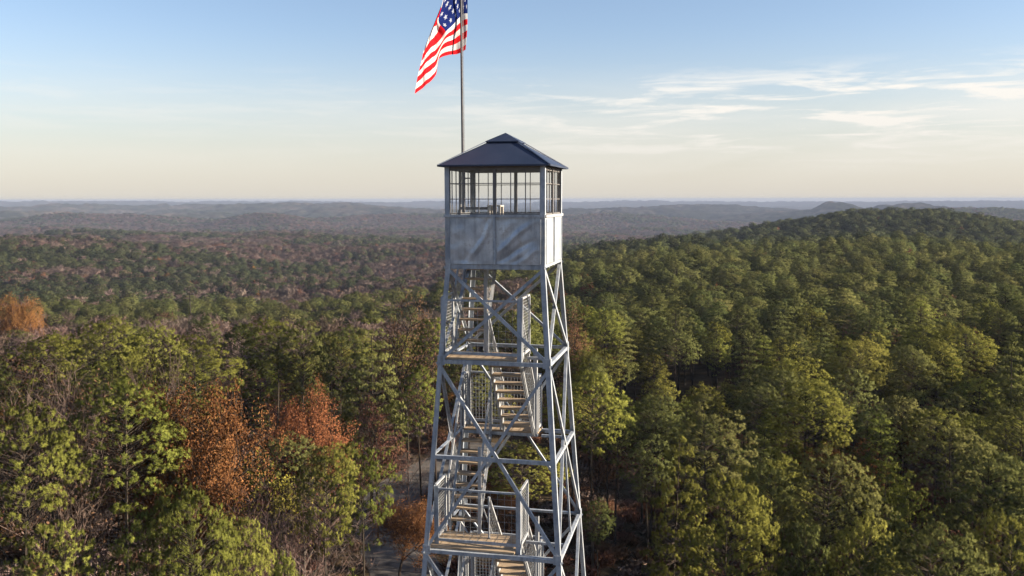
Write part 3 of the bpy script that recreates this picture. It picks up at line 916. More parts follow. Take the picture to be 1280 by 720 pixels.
def make_pine(seed, H=17., Rad=3.0, zc=.74, hz=.25, nclump=120, tufts=12, per=14, bl=.22, bw=.05, shape='round', cr=.52, lobes=.2, dens=1.0):
    """trunk, limbs and needle puffs set on a lobed crown"""
    rs = np.random.RandomState(seed)
    segs = []; C = []; O = []
    lean = rs.normal(0, .22, 2)
    def trunk(t): return np.array((lean[0] * t * t + .12 * math.sin(t * 5 + seed), lean[1] * t * t + .12 * math.cos(t * 4 + seed), H * t))
    top = .97
    for i in range(14):
        a, b_ = i / 14 * top, (i + 1) / 14 * top
        segs.append((trunk(a), .17 * (1 - a * .93) * (H / 17), trunk(b_), .17 * (1 - b_ * .93) * (H / 17)))
    # lobes: a few bulges that make the outline uneven
    ld = rand_dirs(rs, 9, .2); la = rs.uniform(.4, 1.0, 9) * lobes
    cents = []
    tries = 0
    ctr = np.array((lean[0] * .5, lean[1] * .5, zc * H))
    while len(cents) < nclump and tries < nclump * 30:
        tries += 1
        if shape == 'cone':
            q = rs.uniform(0, 1) ** .75                      # 0 bottom, 1 top
            tier = (math.floor(q * 11) + rs.uniform(-.12, .12)) / 11
            rr_ = Rad * ((1 - tier) ** .8 * .95 + .10) * rs.uniform(.45, 1.05) ** .6
            az = rs.uniform(0, 6.283)
            lob = 1 + sum(la[k] * max(0, math.cos(az - k * .7)) ** 4 * (1 if k % 2 else -1) for k in range(9))
            p = np.array((math.cos(az) * rr_ * lob, math.sin(az) * rr_ * lob, H * (zc - hz) + H * hz * 2 * tier - .10 * rr_)) 
            p[:2] += lean * .6
            mind = cr * 1.05
        else:
            d = rand_dirs(rs, 1, .3)[0]
            if d[2] < -.55 and rs.uniform() < .8: continue
            w = 1 + float(((np.clip(ld @ d, 0, 1) ** 6) * la * np.where(np.arange(9) % 3 == 0, -1.1, 1)).sum())
            u = rs.uniform(.35, 1) ** (.35 if shape == 'round' else .6)
            p = ctr + d * np.array((Rad, Rad, hz * H)) * w * u
            if d[2] < 0: p[:2] = ctr[:2] + (p[:2] - ctr[:2]) * (1 - .25 * abs(d[2]))
            mind = cr * 1.25
        if any((p[0] - c[0]) ** 2 + (p[1] - c[1]) ** 2 + ((p[2] - c[2]) * 1.2) ** 2 < mind * mind for c in cents): continue
        if p[2] > H: p[2] = H - rs.uniform(0, .3)
        cents.append(p)
    cents.append(trunk(top))
    for p in cents:
        q0 = trunk(min(.96, max(.2, p[2] / H)))
        rdist = math.hypot(p[0] - q0[0], p[1] - q0[1])
        t0 = min(.95, max(.25, (p[2] - (.42 * rdist if shape != 'cone' else .05 * rdist)) / H))
        q0 = trunk(t0)
        mid = q0 + (p - q0) * .55 + np.array((0, 0, .04 * rdist)) + rs.normal(0, .07, 3)
        r_ = .011 + .005 * rdist
        segs.append((q0, r_, mid, r_ * .6)); segs.append((mid, r_ * .6, p, .007))
        n = max(2, int(tufts * rs.uniform(.65, 1.35) * dens))
        k = rs.normal(size=(n, 3)); k /= np.linalg.norm(k, axis=1)[:, None]
        flat = .42 if shape == 'cone' else .72
        k[:, 2] = np.where(k[:, 2] < 0, -k[:, 2] * rs.uniform(-.4, 1, n), k[:, 2])
        out_ = (p - ctr); out_ /= np.linalg.norm(out_) + 1e-6
        c = p + (k + out_ * .35) * np.array((1, 1, flat)) * cr * rs.uniform(.55, 1.0, (n, 1)) * rs.uniform(.8, 1.25)
        C.append(c); O.append(k)
        for j in range(min(n, 3)): segs.append((p, .008, c[j], .004))
    C = np.concatenate(C); O = np.concatenate(O)
    tr = blades(rs, C, per, bl, bw, .2, O)
    tint = np.repeat(np.clip(rs.normal(.45, .22, len(C)), 0, 1), per) * .75 + rs.uniform(0, .25, len(C) * per)
    return tr, tint, limbs_tris(segs, 4), shade_normals(rs, tr, np.repeat(O, per, 0), ctr)

def branch_tree(seed, H=13., spread=.55, levels=4, kids=(7, 6, 5, 4), r0=.17, first=.3, upb=.35):
    """recursive deciduous skeleton; returns segments and twig ends"""
    rs = np.random.RandomState(seed)
    segs = []; tips = []
    def grow(p, d, L, r, lv):
        n = 3 if lv < 2 else 2
        pts = [p]
        dd = d.copy()
        for i in range(n):
            dd = dd + rs.normal(0, .12, 3) + np.array((0, 0, .05)); dd /= np.linalg.norm(dd)
            pts.append(pts[-1] + dd * L / n)
        for i in range(n):
            segs.append((pts[i], r * (1 - .5 * i / n), pts[i + 1], r * (1 - .5 * (i + 1) / n)))
        if lv >= levels:
            tips.append(pts[-1]); tips.append((pts[-1] + pts[-2]) / 2); return
        k = kids[lv]
        for i in range(k):
            s = first + (1 - first) * (i + rs.uniform(.1, .9)) / k if lv == 0 else .25 + .75 * (i + rs.uniform(.1, .9)) / k
            j = min(int(s * n), n - 1); b_ = pts[j] + (pts[j + 1] - pts[j]) * (s * n - j)
            az = i * 2.4 + rs.uniform(0, 1.5); 
            x = np.cross(dd, (.3, .1, 1.)); x /= np.linalg.norm(x); y = np.cross(dd, x)
            o = x * math.cos(az) + y * math.sin(az)
            nd = dd * (1 - spread) + o * spread * rs.uniform(.8, 1.25) + np.array((0, 0, upb * .5)); nd /= np.linalg.norm(nd)
            grow(b_, nd, L * rs.uniform(.42, .62) * (1.15 - .45 * s if lv == 0 else 1), r * .45, lv + 1)
        tips.append(pts[-1])
    grow(np.zeros(3), np.array((0, 0, 1.)), H * .78, r0, 0)
    return segs, np.array(tips)

def make_oak(seed, H=12., leaves=4, size=.16, keep=1.0, **kw):
    segs, tips = branch_tree(seed, H, spread=.62, levels=3, kids=(11, 7, 5), **kw)
    rs = np.random.RandomState(seed + 5)
    tips = tips[rs.uniform(size=len(tips)) < keep]
    n = len(tips) * leaves
    C = np.repeat(tips, leaves, 0) + rs.normal(0, .26, (n, 3))
    a = rs.normal(size=(n, 3)); a /= np.linalg.norm(a, axis=1)[:, None]
    b_ = np.cross(a, rs.normal(size=(n, 3))); b_ /= np.linalg.norm(b_, axis=1)[:, None]
    sz = size * rs.uniform(.6, 1.3, (n, 1))
    T1 = np.stack([C - a * sz, C + b_ * sz * .55, C + a * sz], 1)
    T2 = np.stack([C - a * sz, C + a * sz, C - b_ * sz * .55], 1)
    tint = np.clip(np.repeat(rs.normal(.5, .25, len(tips)), leaves), 0, 1)
    V = np.concatenate([T1, T2])
    g = rs.normal(size=(len(V), 3)); g /= np.linalg.norm(g, axis=1)[:, None]
    return V, np.concatenate([tint, tint]), limbs_tris(segs), shade_normals(rs, V, g, np.array((0, 0, H * .62)), .2)

def make_bare(seed, H=13., fine=7, ln=.8, w=.012, lv=3, kids=(11, 7, 5), r0=.11):
    segs, tips = branch_tree(seed, H, spread=.48, levels=lv, kids=kids, upb=.75, r0=r0)
    rs = np.random.RandomState(seed + 9)
    D = rand_dirs(rs, len(tips) * fine, 1.1); c = np.repeat(tips, fine, 0) + rs.normal(0, .12, (len(tips) * fine, 3))
    L = ln * rs.uniform(.5, 1.2, (len(c), 1))
    P = np.cross(D, rs.normal(size=c.shape)); P /= np.linalg.norm(P, axis=1)[:, None]
    tw_ = np.stack([c - P * w, c + P * w, c + D * L], 1)
    return tw_, rs.uniform(.1, .9, len(tw_)), limbs_tris(segs), shade_normals(rs, tw_, rand_dirs(rs, len(tw_), 0), np.array((0, 0, H * .5)), .3)

def crown_trunk(name, gen, mat, barkmat=None):
    tr, tint, lim, nm_ = gen
    a = tri_mesh(name + '_crown', tr, tint, mat, nm_)
    rs = np.random.RandomState(len(lim))
    b_ = tri_mesh(name + '_trunk', lim, rs.uniform(.1, .9, len(lim)), barkmat or MAT['bark'])
    return a, b_

def joined(name, gen, mat, barkmat=None):
    """crown and trunk in one mesh for far-off trees"""
    tr, tint, lim, nm_ = gen
    V = np.concatenate([tr, lim]); t = np.concatenate([tint, np.full(len(lim), .4)])
    ln_ = np.cross(lim[:, 1] - lim[:, 0], lim[:, 2] - lim[:, 0])
    me = tri_mesh(name, V, t, mat, np.concatenate([nm_, ln_])); me.materials.append(barkmat or MAT['bark'])
    mi = np.zeros(len(V), np.int32); mi[len(tr):] = 1
    me.polygons.foreach_set('material_index', mi)
    return me

PINE_NEAR = []
for i, (shape, Rd, zc, hz, n, lob) in enumerate((('round', 3.0, .80, .19, 140, .25), ('round', 2.7, .81, .185, 115, .35), ('top', 2.9, .78, .21, 105, .5),
                                           ('cone', 3.3, .69, .30, 200, .35), ('round', 3.2, .80, .19, 150, .3), ('top', 2.5, .76, .23, 85, .6))):
    g = make_pine(10 + i, 17, Rd, zc, hz, n, 14, 34, .165, .022, shape, lobes=lob)
    PINE_NEAR.append((crown_trunk('pine', g, MAT['needle']), shape))
PINE_R = (3.0, 2.7, 2.9, 3.3, 3.2, 2.5)
PINE_NEAR_Y = []
for (c, t), shape in PINE_NEAR:
    c2 = c.copy(); c2.materials.clear(); c2.materials.append(MAT['needle_yellow'])
    PINE_NEAR_Y.append(((c2, t), shape))

# ------------------------------------------------------------------ placing trees
taken = []      # (x, y, r)
groups_n = {}
def tree(name, meshes, x, y, H, h0, w=1.0, rot=0, label=None, cat='tree', group=None, lean=0):
    z = gz(x, y)
    e = empty(name, (x, y, z - .15), rot)
    s = H / h0
    e.scale = (s * w, s * w, s)
    if lean: e.rotation_euler = (lean, 0, rot)
    tag(e, label, cat, group)
    for nm, me in (('crown', meshes[0]), ('trunk', meshes[1])):
        o = bpy.data.objects.new(nm, me)
        link(o, e)
    taken.append((x, y, 3.0 * s * w))
    return e

def place(name, meshes, px, py, dist, h0=17., w=1.0, rot=0, label=None, cat='tree', group=None, minh=4):
    """put a tree so that its tip shows at a pixel of the photograph, at a real distance and rooted in the ground"""
    x, y, z = at(px, py, dist)
    H = max(minh, z - gz(x, y))
    return tree(name, meshes, x, y, H, h0, w, rot, label, cat, group)

rng = np.random.RandomState(4)
OAK = [crown_trunk('oak', make_oak(40 + i, 12., 34, .078, first=.5), MAT['leaf_orange']) for i in range(3)]
OAKR = [crown_trunk('oak_red', make_oak(50 + i, 12., 30, .078, first=.5), MAT['leaf_red']) for i in range(2)]
OAKB = [crown_trunk('oak_brown', make_oak(60 + i, 12., 7, .09, keep=.8), MAT['leaf_brown']) for i in range(2)]
YEL = [crown_trunk('sapling', make_oak(70, 10., 6, .10, keep=.6), MAT['leaf_yellow'])]
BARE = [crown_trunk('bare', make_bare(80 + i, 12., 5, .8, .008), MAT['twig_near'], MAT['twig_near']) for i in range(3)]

P, Y = PINE_NEAR, PINE_NEAR_Y
HERO_PINES = [
    # px, py, dist, (set, variant), crown width in pixels of the photograph, rot, label
    (18, 508, 55, (Y, 0), 120, .3, 'yellow green pine cut off by the left edge, in front of the reddish bare tree'),
    (150, 480, 58, (Y, 0), 150, 1.0, 'broad layered yellow green pine just left of the two orange oaks'),
    (405, 566, 52, (Y, 1), 78, 2.0, 'left and lower one of the two bright green pines beside the gravel road'),
    (450, 547, 54, (Y, 2), 88, .4, 'right and taller one of the two bright green pines beside the gravel road'),
    (235, 606, 43, (Y, 4), 112, 1.4, 'bright green pine at the bottom left, below the big orange oak'),
    (185, 632, 44, (Y, 1), 92, 3.1, 'green pine at the bottom left, between the corner pine and the one below the oak'),
    (292, 645, 45, (Y, 0), 92, 5.1, 'yellow green pine at the bottom, between the orange oak and the grey bare trees'),
    (60, 655, 44, (Y, 2), 115, 4.1, 'pine in the bottom left corner of the picture'),
    (355, 690, 41, (Y, 1), 60, .9, 'small pine tip at the bottom edge below the grey bare trees'),
    (440, 700, 46, (Y, 3), 48, 2.2, 'small bright pine tip at the bottom edge in front of the gravel road'),
    (42, 424, 92, (Y, 1), 85, 2.8, 'rounded pine at the left end of the back row of the left stand'),
    (135, 400, 96, (Y, 0), 92, 3.3, 'tall pine in the back row of the left stand, left of centre'),
    (190, 404, 97, (Y, 4), 82, 4.3, 'pine with a pale rounded top in the back row behind the layered pine'),
    (245, 418, 84, (Y, 2), 108, 5.3, 'broad dark trunked pine behind the big orange oak'),
    (298, 405, 100, (P, 1), 68, 1.3, 'pine in the back row straight behind the big orange oak'),
    (342, 398, 99, (Y, 1), 78, .2, 'pine in the back row of the left stand behind the red oak'),
    (376, 402, 95, (P, 0), 68, .7, 'dark green pine behind and above the red oak'),
    (462, 381, 88, (P, 3), 98, 2.4, 'tallest and darkest layered pine left of the tower'),
    (425, 408, 92, (P, 2), 62, 2.9, 'pine in the back row just left of the tallest dark pine'),
    (542, 398, 100, (Y, 0), 52, 1.9, 'bright green pine close behind the left legs of the tower'),
    (524, 462, 82, (Y, 1), 64, 3.9, 'olive pine just left of the tower below the first landing'),
    (650, 556, 72, (Y, 4), 112, .6, 'low bright green pine seen through the tower legs below the second landing'),
    (585, 440, 92, (P, 0), 72, 3.4, 'pine seen through the tower frame behind the stairs on the left'),
    (640, 385, 112, (P, 4), 72, 4.4, 'green pine seen through the tower just right of the upper stairs'),
    (742, 466, 74, (Y, 0), 98, 1.1, 'bright pine right of the tower with its trunk showing down to the shade'),
    (772, 490, 80, (Y, 2), 58, 1.7, 'slim pine behind and right of the bright pine beside the tower'),
    (882, 488, 64, (P, 5), 112, 2.6, 'ragged open topped pine right of the tower, above the two big layered pines'),
    (845, 536, 50, (Y, 3), 128, 3.6, 'big layered pine with a dark left side, right of the tower'),
    (905, 596, 45, (Y, 0), 125, 4.6, 'bright yellow green pine in the foreground right of the big layered pine'),
    (962, 578, 56, (P, 1), 62, 5.6, 'small rounded pine between the bright foreground pine and the broad round one'),
    (1035, 566, 55, (P, 4), 132, .1, 'broad round topped pine in the middle of the right foreground'),
    (1085, 642, 45, (Y, 4), 98, 3.2, 'pine in the right foreground in front of the broad round topped one'),
    (1010, 656, 43, (P, 0), 82, 1.2, 'narrow pine at the bottom edge in front of the broad round topped pine'),
    (1140, 584, 58, (Y, 5), 64, 2.1, 'thin ragged pine standing alone in a dark gap at the right'),
    (1172, 655, 42, (P, 4), 172, 3.0, 'large pine at the bottom edge, lowest in the right corner of the picture'),
    (1235, 560, 60, (P, 0), 112, 4.0, 'full pine near the right edge behind the bottom corner pine'),
    (1192, 522, 72, (P, 2), 96, 5.0, 'pine near the right edge with pale tufts, behind the thin ragged one'),
    (1262, 640, 46, (Y, 1), 84, 5.5, 'pine cut off by the right edge near the bottom corner'),
]
for px, py, d, (st, vi), w, rot, lab in HERO_PINES:
    x, y, z = at(px, py, d); H_ = z - gz(x, y)
    real = w / F_PX * d / 2                       # crown radius in metres
    place('pine_tree', st[vi][0], px, py, d, 17., real / ((PINE_R[vi] + .25) * H_ / 17.), rot, lab, 'pine tree')
place('oak_tree', OAK[0], 208, 506, 66, 12., .62, .3, 'small round orange oak between the layered pine and the bigger orange oak', 'oak tree')
place('oak_tree', OAK[1], 268, 512, 61, 12., .64, 1.3, 'big orange brown oak in the left foreground, largest of the orange trees', 'oak tree')
place('oak_tree', OAKR[0], 376, 500, 76, 12., .60, 2.3, 'red orange oak in the shade of the pines left of the tower', 'oak tree')
place('oak_tree', OAKR[1], 497, 634, 70, 12., 1.35, 3.3, 'low rust red oak beside the gravel road at the foot of the tower', 'oak tree')
place('oak_tree', OAKB[0], 508, 390, 106, 12., .62, 4.3, 'dull red brown oak left of the tower beside the tallest dark pine', 'oak tree')
place('oak_tree', OAKB[1], 470, 505, 82, 12., .5, 2.7, 'rusty leaved oak in the shade below the tallest dark pine', 'oak tree')
place('oak_tree', OAK[2], 22, 378, 215, 12., .62, 5.3, 'orange oak at the left edge beyond the pine stand', 'oak tree')
place('oak_tree', OAKB[1], 68, 486, 63, 12., .75, .9, 'reddish brown half bare oak between the two left foreground pines', 'oak tree')
place('oak_tree', OAKR[0], 620, 600, 84, 12., 1.3, 1.9, 'low red brown oak seen through the tower legs', 'oak tree')
place('oak_tree', OAKB[0], 713, 400, 120, 12., .42, 2.9, 'small dull brown oak just right of the tower beside the right legs', 'oak tree')
place('oak_tree', YEL[0], 344, 588, 60, 10., .7, .5, 'thin yellow leaved sapling right of the big orange oak', 'sapling')
place('bare_tree', BARE[0], 50, 510, 60, 12., .8, .4, 'leafless greyish tree behind the left edge pine', 'bare tree')
place('bare_tree', BARE[1], 335, 622, 57, 12., 1.15, 1.4, 'grey leafless tree below the yellow sapling, left one of the pair', 'bare tree')
place('bare_tree', BARE[2], 375, 632, 56, 12., 1.2, 2.4, 'grey leafless tree beside the two bright pines, right one of the pair', 'bare tree')
place('bare_tree', BARE[0], 516, 572, 86, 12., 1.2, 3.4, 'pale leafless tree at the road end left of the tower', 'bare tree')
place('bare_tree', BARE[1], 190, 470, 74, 12., .6, 4.4, 'leafless tree in the gap behind the layered pine', 'bare tree')

# ------------------------------------------------------------------ scattering
def project(x, y, z):
    z = z - CZ
    d = y * math.cos(PITCH) - z * math.sin(PITCH); u = z * math.cos(PITCH) + y * math.sin(PITCH)
    return 640 + F_PX * x / d, 360 - F_PX * u / d, d

def road_dist(x, y):
    best = np.full(x.shape, 1e9)
    for (x0, y0), (x1, y1) in zip(road_pts[:-1], road_pts[1:]):
        dx, dy = x1 - x0, y1 - y0
        t = np.clip(((x - x0) * dx + (y - y0) * dy) / (dx * dx + dy * dy), 0, 1)
        best = np.minimum(best, np.hypot(x - x0 - t * dx, y - y0 - t * dy))
    return best

def jitter_grid(r0, r1, half, step, seed, jit=.42):
    rs = np.random.RandomState(seed)
    xs = np.arange(-r1, r1, step); ys = np.arange(-60 if r0 < 50 else 0, r1, step)
    X, Yy = np.meshgrid(xs, ys)
    X = X + ((np.arange(X.shape[0]) % 2) * step * .5)[:, None]
    X = X.ravel() + rs.uniform(-jit, jit, X.size) * step; Yy = Yy.ravel() + rs.uniform(-jit, jit, Yy.size) * step
    r = np.hypot(X, Yy); a = np.degrees(np.arctan2(X, Yy))
    m_ = (r >= r0) & (r < r1) & (np.abs(a) < half)
    return X[m_], Yy[m_]

def species(x, y, rs, AZ_):
    """0 pine, 1 bare, 2 orange/red oak, 3 brown oak"""
    r = np.hypot(x, y); a = np.degrees(np.arctan2(x, y))
    n = fbm(x / 75 + 5, y / 75 + 9, 3, 31); n2 = fbm(x / 260 + 2, y / 160 + 3, 3, 77)
    u = rs.uniform(size=len(x))
    # share of pines: high on the right slope, mixed in the valley
    right = 1 / (1 + np.exp(-(a - (1.0 + 0 * r)) / 2.0)) * (r < 900)
    near_left = (1 / (1 + np.exp((r - 132) / 6.0)))
    kn = np.clip((AZ_ - (CZ - 70 - .006 * r)) / 25, -1, 1)
    pv = np.clip(.0 + (n - .5) * 1.8 + (n2 - .5) * 3.0 + .28 * kn, .06, .92)
    pp = np.maximum(pv, .965 * right); pp = np.maximum(pp, .84 * near_left)
    sp = np.zeros(len(x), int)
    rest = u > pp
    v = rs.uniform(size=len(x))
    sp[rest] = np.where(v[rest] < .70, 1, np.where(v[rest] < .80, 2, 3))
    sp[rest & (right > .5)] = np.where(v[rest & (right > .5)] < .35, 2, 3)
    return sp

XY = []
def stand(r0, r1, half, step, seed, a0, a1, code):
    x_, y_ = jitter_grid(r0, r1, half, step, seed)
    a_ = np.degrees(np.arctan2(x_, y_)); m_ = (a_ >= a0) & (a_ < a1)
    XY.append((x_[m_], y_[m_], np.full(int(m_.sum()), code)))
stand(34, 135, 46, 6.0, 11, -50, 1.5, 0)          # tall stand on the left
stand(34, 330, 46, 4.5, 14, 1.5, 50, 1)           # packed younger pines on the right slope
stand(135, 330, 46, 5.0, 15, -50, 1.5, 1)
stand(330, 1000, 47, 5.0, 12, -50, 50, 1)
stand(1000, 3500, 45, 9.0, 13, -50, 50, 2)
ax_ = np.concatenate([q[0] for q in XY]); ay_ = np.concatenate([q[1] for q in XY]); al = np.concatenate([q[2] for q in XY]).astype(int)
tk = np.array(taken)
keep = np.ones(len(ax_), bool)
nearm = np.hypot(ax_, ay_) < 240
idx = np.where(nearm)[0]
dd = np.sqrt((ax_[idx, None] - tk[None, :, 0]) ** 2 + (ay_[idx, None] - tk[None, :, 1]) ** 2)
keep[idx[(dd < tk[None, :, 2] * .95 + 1.0).any(1)]] = False
# clearing round the tower's foot and the road, a dark open bottom straight behind the tower
ang = np.degrees(np.arctan2(ax_, ay_)); rad = np.hypot(ax_, ay_)
keep &= ~(np.hypot(ax_ - TOW[0], ay_ - TOW[1]) < 17)
keep &= ~((road_dist(ax_, ay_) < 6.0) & (rad < 125))
keep &= ~((ang > -9.5) & (ang < 5.5) & (rad < 82))
keep &= ~((rad < 47) & (ang < -4) )
keep &= ~((rad < 46) & (ang > 4) & (ang < 13))
rk = np.random.RandomState(8).uniform(size=len(ax_))
keep &= ~((rad < 92) & (ang < -5) & (rk < .85))
keep &= ~((rad < 62) & (ang > 4) & (rk < .4))
keep &= ~((fbm(ax_ / 14, ay_ / 14, 2, 55) > .72) | (rk > .96))
ax_, ay_, al = ax_[keep], ay_[keep], al[keep]
rs0 = np.random.RandomState(77)
AZ = ground(ax_, ay_)
SP = species(ax_, ay_, rs0, AZ)
rad = np.hypot(ax_, ay_); ang = np.degrees(np.arctan2(ax_, ay_))
HT = np.where(al == 0, rs0.normal(16.2, 2.0, len(ax_)).clip(11.5, 20.5), rs0.normal(13.0, 1.7, len(ax_)).clip(9, 17))
# keep random near trees from standing in front of the placed ones
HT *= 1 + .30 * (fbm(ax_ / 32, ay_ / 32, 2, 41) - .5)
HT = np.where((rad < 100) & (ang < -3), HT * .86, HT)
HT = np.where((al == 0) & (rad >= 100), HT * .84, HT)
HT[SP > 0] *= .80
ROT = rs0.uniform(0, 6.283, len(ax_))
WD = rs0.uniform(.8, 1.15, len(ax_)) * np.where(al == 0, 1, .94)

# individuals: the trees that show largest
px_, py_, dd_ = project(ax_, ay_, AZ + HT)
vis = (px_ > -60) & (px_ < 1340) & (py_ < 735)
order = np.argsort(np.where(vis, dd_, 1e9))
n_ind = {0: 300 - len(HERO_PINES), 1: 45, 2: 22, 3: 22}
lim = {0: 1e9, 1: 260, 2: 300, 3: 260}
cnt = {0: 0, 1: 0, 2: 0, 3: 0}
used = np.zeros(len(ax_), bool)

def zone(px, py, d):
    if px < 530: side = 'left'
    elif px < 745: side = 'behind'
    else: side = 'right'
    band = 'front' if d < 78 else ('middle' if d < 112 else 'back')
    return side, band

PLACE = {
    ('left', 'front'): 'in the front rows left of the tower',
    ('left', 'middle'): 'in the middle rows left of the tower',
    ('left', 'back'): 'in the back rows left of the tower',
    ('behind', 'front'): 'in the shade close behind the tower legs',
    ('behind', 'middle'): 'seen through the tower frame',
    ('behind', 'back'): 'far off behind the tower frame',
    ('right', 'front'): 'in the front rows right of the tower',
    ('right', 'middle'): 'in the middle rows right of the tower',
    ('right', 'back'): 'in the back rows right of the tower',
}
SHAPE = {'round': 'round', 'top': 'ragged', 'cone': 'pointed'}
for i in order:
    if not vis[i] or cnt[0] + cnt[1] + cnt[2] + cnt[3] >= sum(n_ind.values()): break
    s = SP[i]
    if cnt[s] >= n_ind[s] or dd_[i] > lim[s]: continue
    cnt[s] += 1; used[i] = True
    side, band = zone(px_[i], py_[i], dd_[i])
    where = PLACE[(side, band)]
    if s == 0:
        vi = rs0.randint(6)
        yel = rs0.uniform() < (.62 if side != 'right' else .35)
        st = Y if yel else P
        wd_ = WD[i] * 1.08
        size = 'tall' if HT[i] > 16.0 else ('short' if HT[i] < 12.6 else 'mid')
        lab = '%s %s %s pine %s' % (size, 'olive' if yel else 'dark', SHAPE[st[vi][1]], where)
        tree('pine_tree', st[vi][0], ax_[i], ay_[i], HT[i], 17., wd_, ROT[i], lab, 'pine tree', 'pines packed round the tower')
    elif s == 1:
        tree('bare_tree', BARE[rs0.randint(3)], ax_[i], ay_[i], HT[i] * .85, 12., WD[i], ROT[i], 'leafless grey tree ' + where, 'bare tree', 'bare trees among the pines')
    elif s == 2:
        k = rs0.randint(5)
        me = (OAK + OAKR)[k]
        tree('oak_tree', me, ax_[i], ay_[i], HT[i] * .8, 12., WD[i], ROT[i], ('orange' if k < 3 else 'red') + ' leaved oak ' + where, 'oak tree', 'coloured oaks among the pines')
    else:
        tree('oak_tree', OAKB[rs0.randint(2)], ax_[i], ay_[i], HT[i] * .8, 12., WD[i], ROT[i], 'brown leaved oak ' + where, 'oak tree', 'brown oaks among the pines')
rest = ~used

# the far-off wood: one object per kind of tree, copies spread over a point mesh
def variants(name, meshes):
    c = bpy.data.collections.new(name)
    for i, me in enumerate(meshes):
        o = bpy.data.objects.new('%s_variant_%02d' % (name, i), me)
        c.objects.link(o)
    return c

def scatter(name, coll, X, Yy, Z, S, W, ROT_, IDX, label, cat):
    n = len(X)
    me = bpy.data.meshes.new(name)
    me.vertices.add(n); me.vertices.foreach_set('co', np.stack([X, Yy, Z], 1).astype(np.float32).ravel())
    for nm, arr, ty in (('h', S, 'FLOAT'), ('w', W, 'FLOAT'), ('rz', ROT_, 'FLOAT'), ('pick', IDX, 'INT')):
        a = me.attributes.new(nm, ty, 'POINT')
        a.data.foreach_set('value', arr.astype(np.int32 if ty == 'INT' else np.float32))
    me.update()
    o = bpy.data.objects.new(name, me); link(o)
    ng = bpy.data.node_groups.new(name + '_spread', 'GeometryNodeTree')
    ng.interface.new_socket('Geometry', in_out='INPUT', socket_type='NodeSocketGeometry')
    ng.interface.new_socket('Geometry', in_out='OUTPUT', socket_type='NodeSocketGeometry')
    nn = ng.nodes; L = ng.links
    gi = nn.new('NodeGroupInput'); go = nn.new('NodeGroupOutput')
    ci = nn.new('GeometryNodeCollectionInfo'); ci.inputs['Collection'].default_value = coll
    ci.inputs['Separate Children'].default_value = True; ci.inputs['Reset Children'].default_value = True
    iop = nn.new('GeometryNodeInstanceOnPoints'); iop.inputs['Pick Instance'].default_value = True
    def attr(nm, ty):
        a = nn.new('GeometryNodeInputNamedAttribute'); a.data_type = ty; a.inputs['Name'].default_value = nm
        return a.outputs['Attribute']
    cr_ = nn.new('ShaderNodeCombineXYZ'); L.new(attr('rz', 'FLOAT'), cr_.inputs[2])
    cs = nn.new('ShaderNodeCombineXYZ'); w = attr('w', 'FLOAT')
    L.new(w, cs.inputs[0]); L.new(w, cs.inputs[1]); L.new(attr('h', 'FLOAT'), cs.inputs[2])
    L.new(gi.outputs[0], iop.inputs['Points']); L.new(ci.outputs[0], iop.inputs['Instance'])
    L.new(attr('pick', 'INT'), iop.inputs['Instance Index'])
    L.new(cr_.outputs[0], iop.inputs['Rotation']); L.new(cs.outputs[0], iop.inputs['Scale'])
    L.new(iop.outputs[0], go.inputs[0])
    md = o.modifiers.new('spread', 'NODES'); md.node_group = ng
    tag(o, label, cat, kind='stuff')
    return o

pine_vars = [joined('p', make_pine(100 + i, 17, (3.2, 2.8, 3.2, 3.3)[i], .80, .195, (110, 100, 90, 150)[i], 11, 12, .24, .062, ('round', 'round', 'top', 'cone')[i], lobes=.3), MAT['needle']) for i in range(4)]
pine_vars += [joined('p', make_pine(110 + i, 17, 3.3, .80, .195, 55, 7, 5, .5, .22, ('round', 'top', 'round')[i], cr=.75, lobes=.35), MAT['needle_far_shade']) for i in range(3)]
pine_vars += [joined('p', make_pine(120 + i, 17, 3.3, .80, .20, 26, 5, 3, 1.0, .55, 'round', cr=.9, lobes=.35), MAT['needle_far_shade']) for i in range(3)]
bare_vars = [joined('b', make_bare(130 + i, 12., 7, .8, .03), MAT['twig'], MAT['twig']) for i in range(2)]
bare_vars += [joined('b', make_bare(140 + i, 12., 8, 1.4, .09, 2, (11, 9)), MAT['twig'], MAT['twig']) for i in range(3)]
oak_vars = [joined('o', make_oak(150 + i, 12., 4, .22), MAT[('leaf_orange', 'leaf_red', 'leaf_brown')[i]]) for i in range(3)]
oak_far = []
for i in range(3):
    sg, tips = branch_tree(160 + i, 12., spread=.62, levels=2, kids=(11, 8))
    rs = np.random.RandomState(i); n = len(tips) * 4
    C = np.repeat(tips, 4, 0) + rs.normal(0, .5, (n, 3))
    a = rand_dirs(rs, n, 0); b_ = np.cross(a, rs.normal(size=(n, 3))); b_ /= np.linalg.norm(b_, axis=1)[:, None]
    V_ = np.stack([C - a * .5, C + b_ * .4, C + a * .5], 1)
    oak_far.append(joined('o', (V_, rs.uniform(.1, .9, n), limbs_tris(sg[:20]), shade_normals(rs, V_, a, np.array((0, 0, 7.)), .2)), MAT[('leaf_orange', 'leaf_red', 'leaf_brown')[i]]))
oak_vars += oak_far

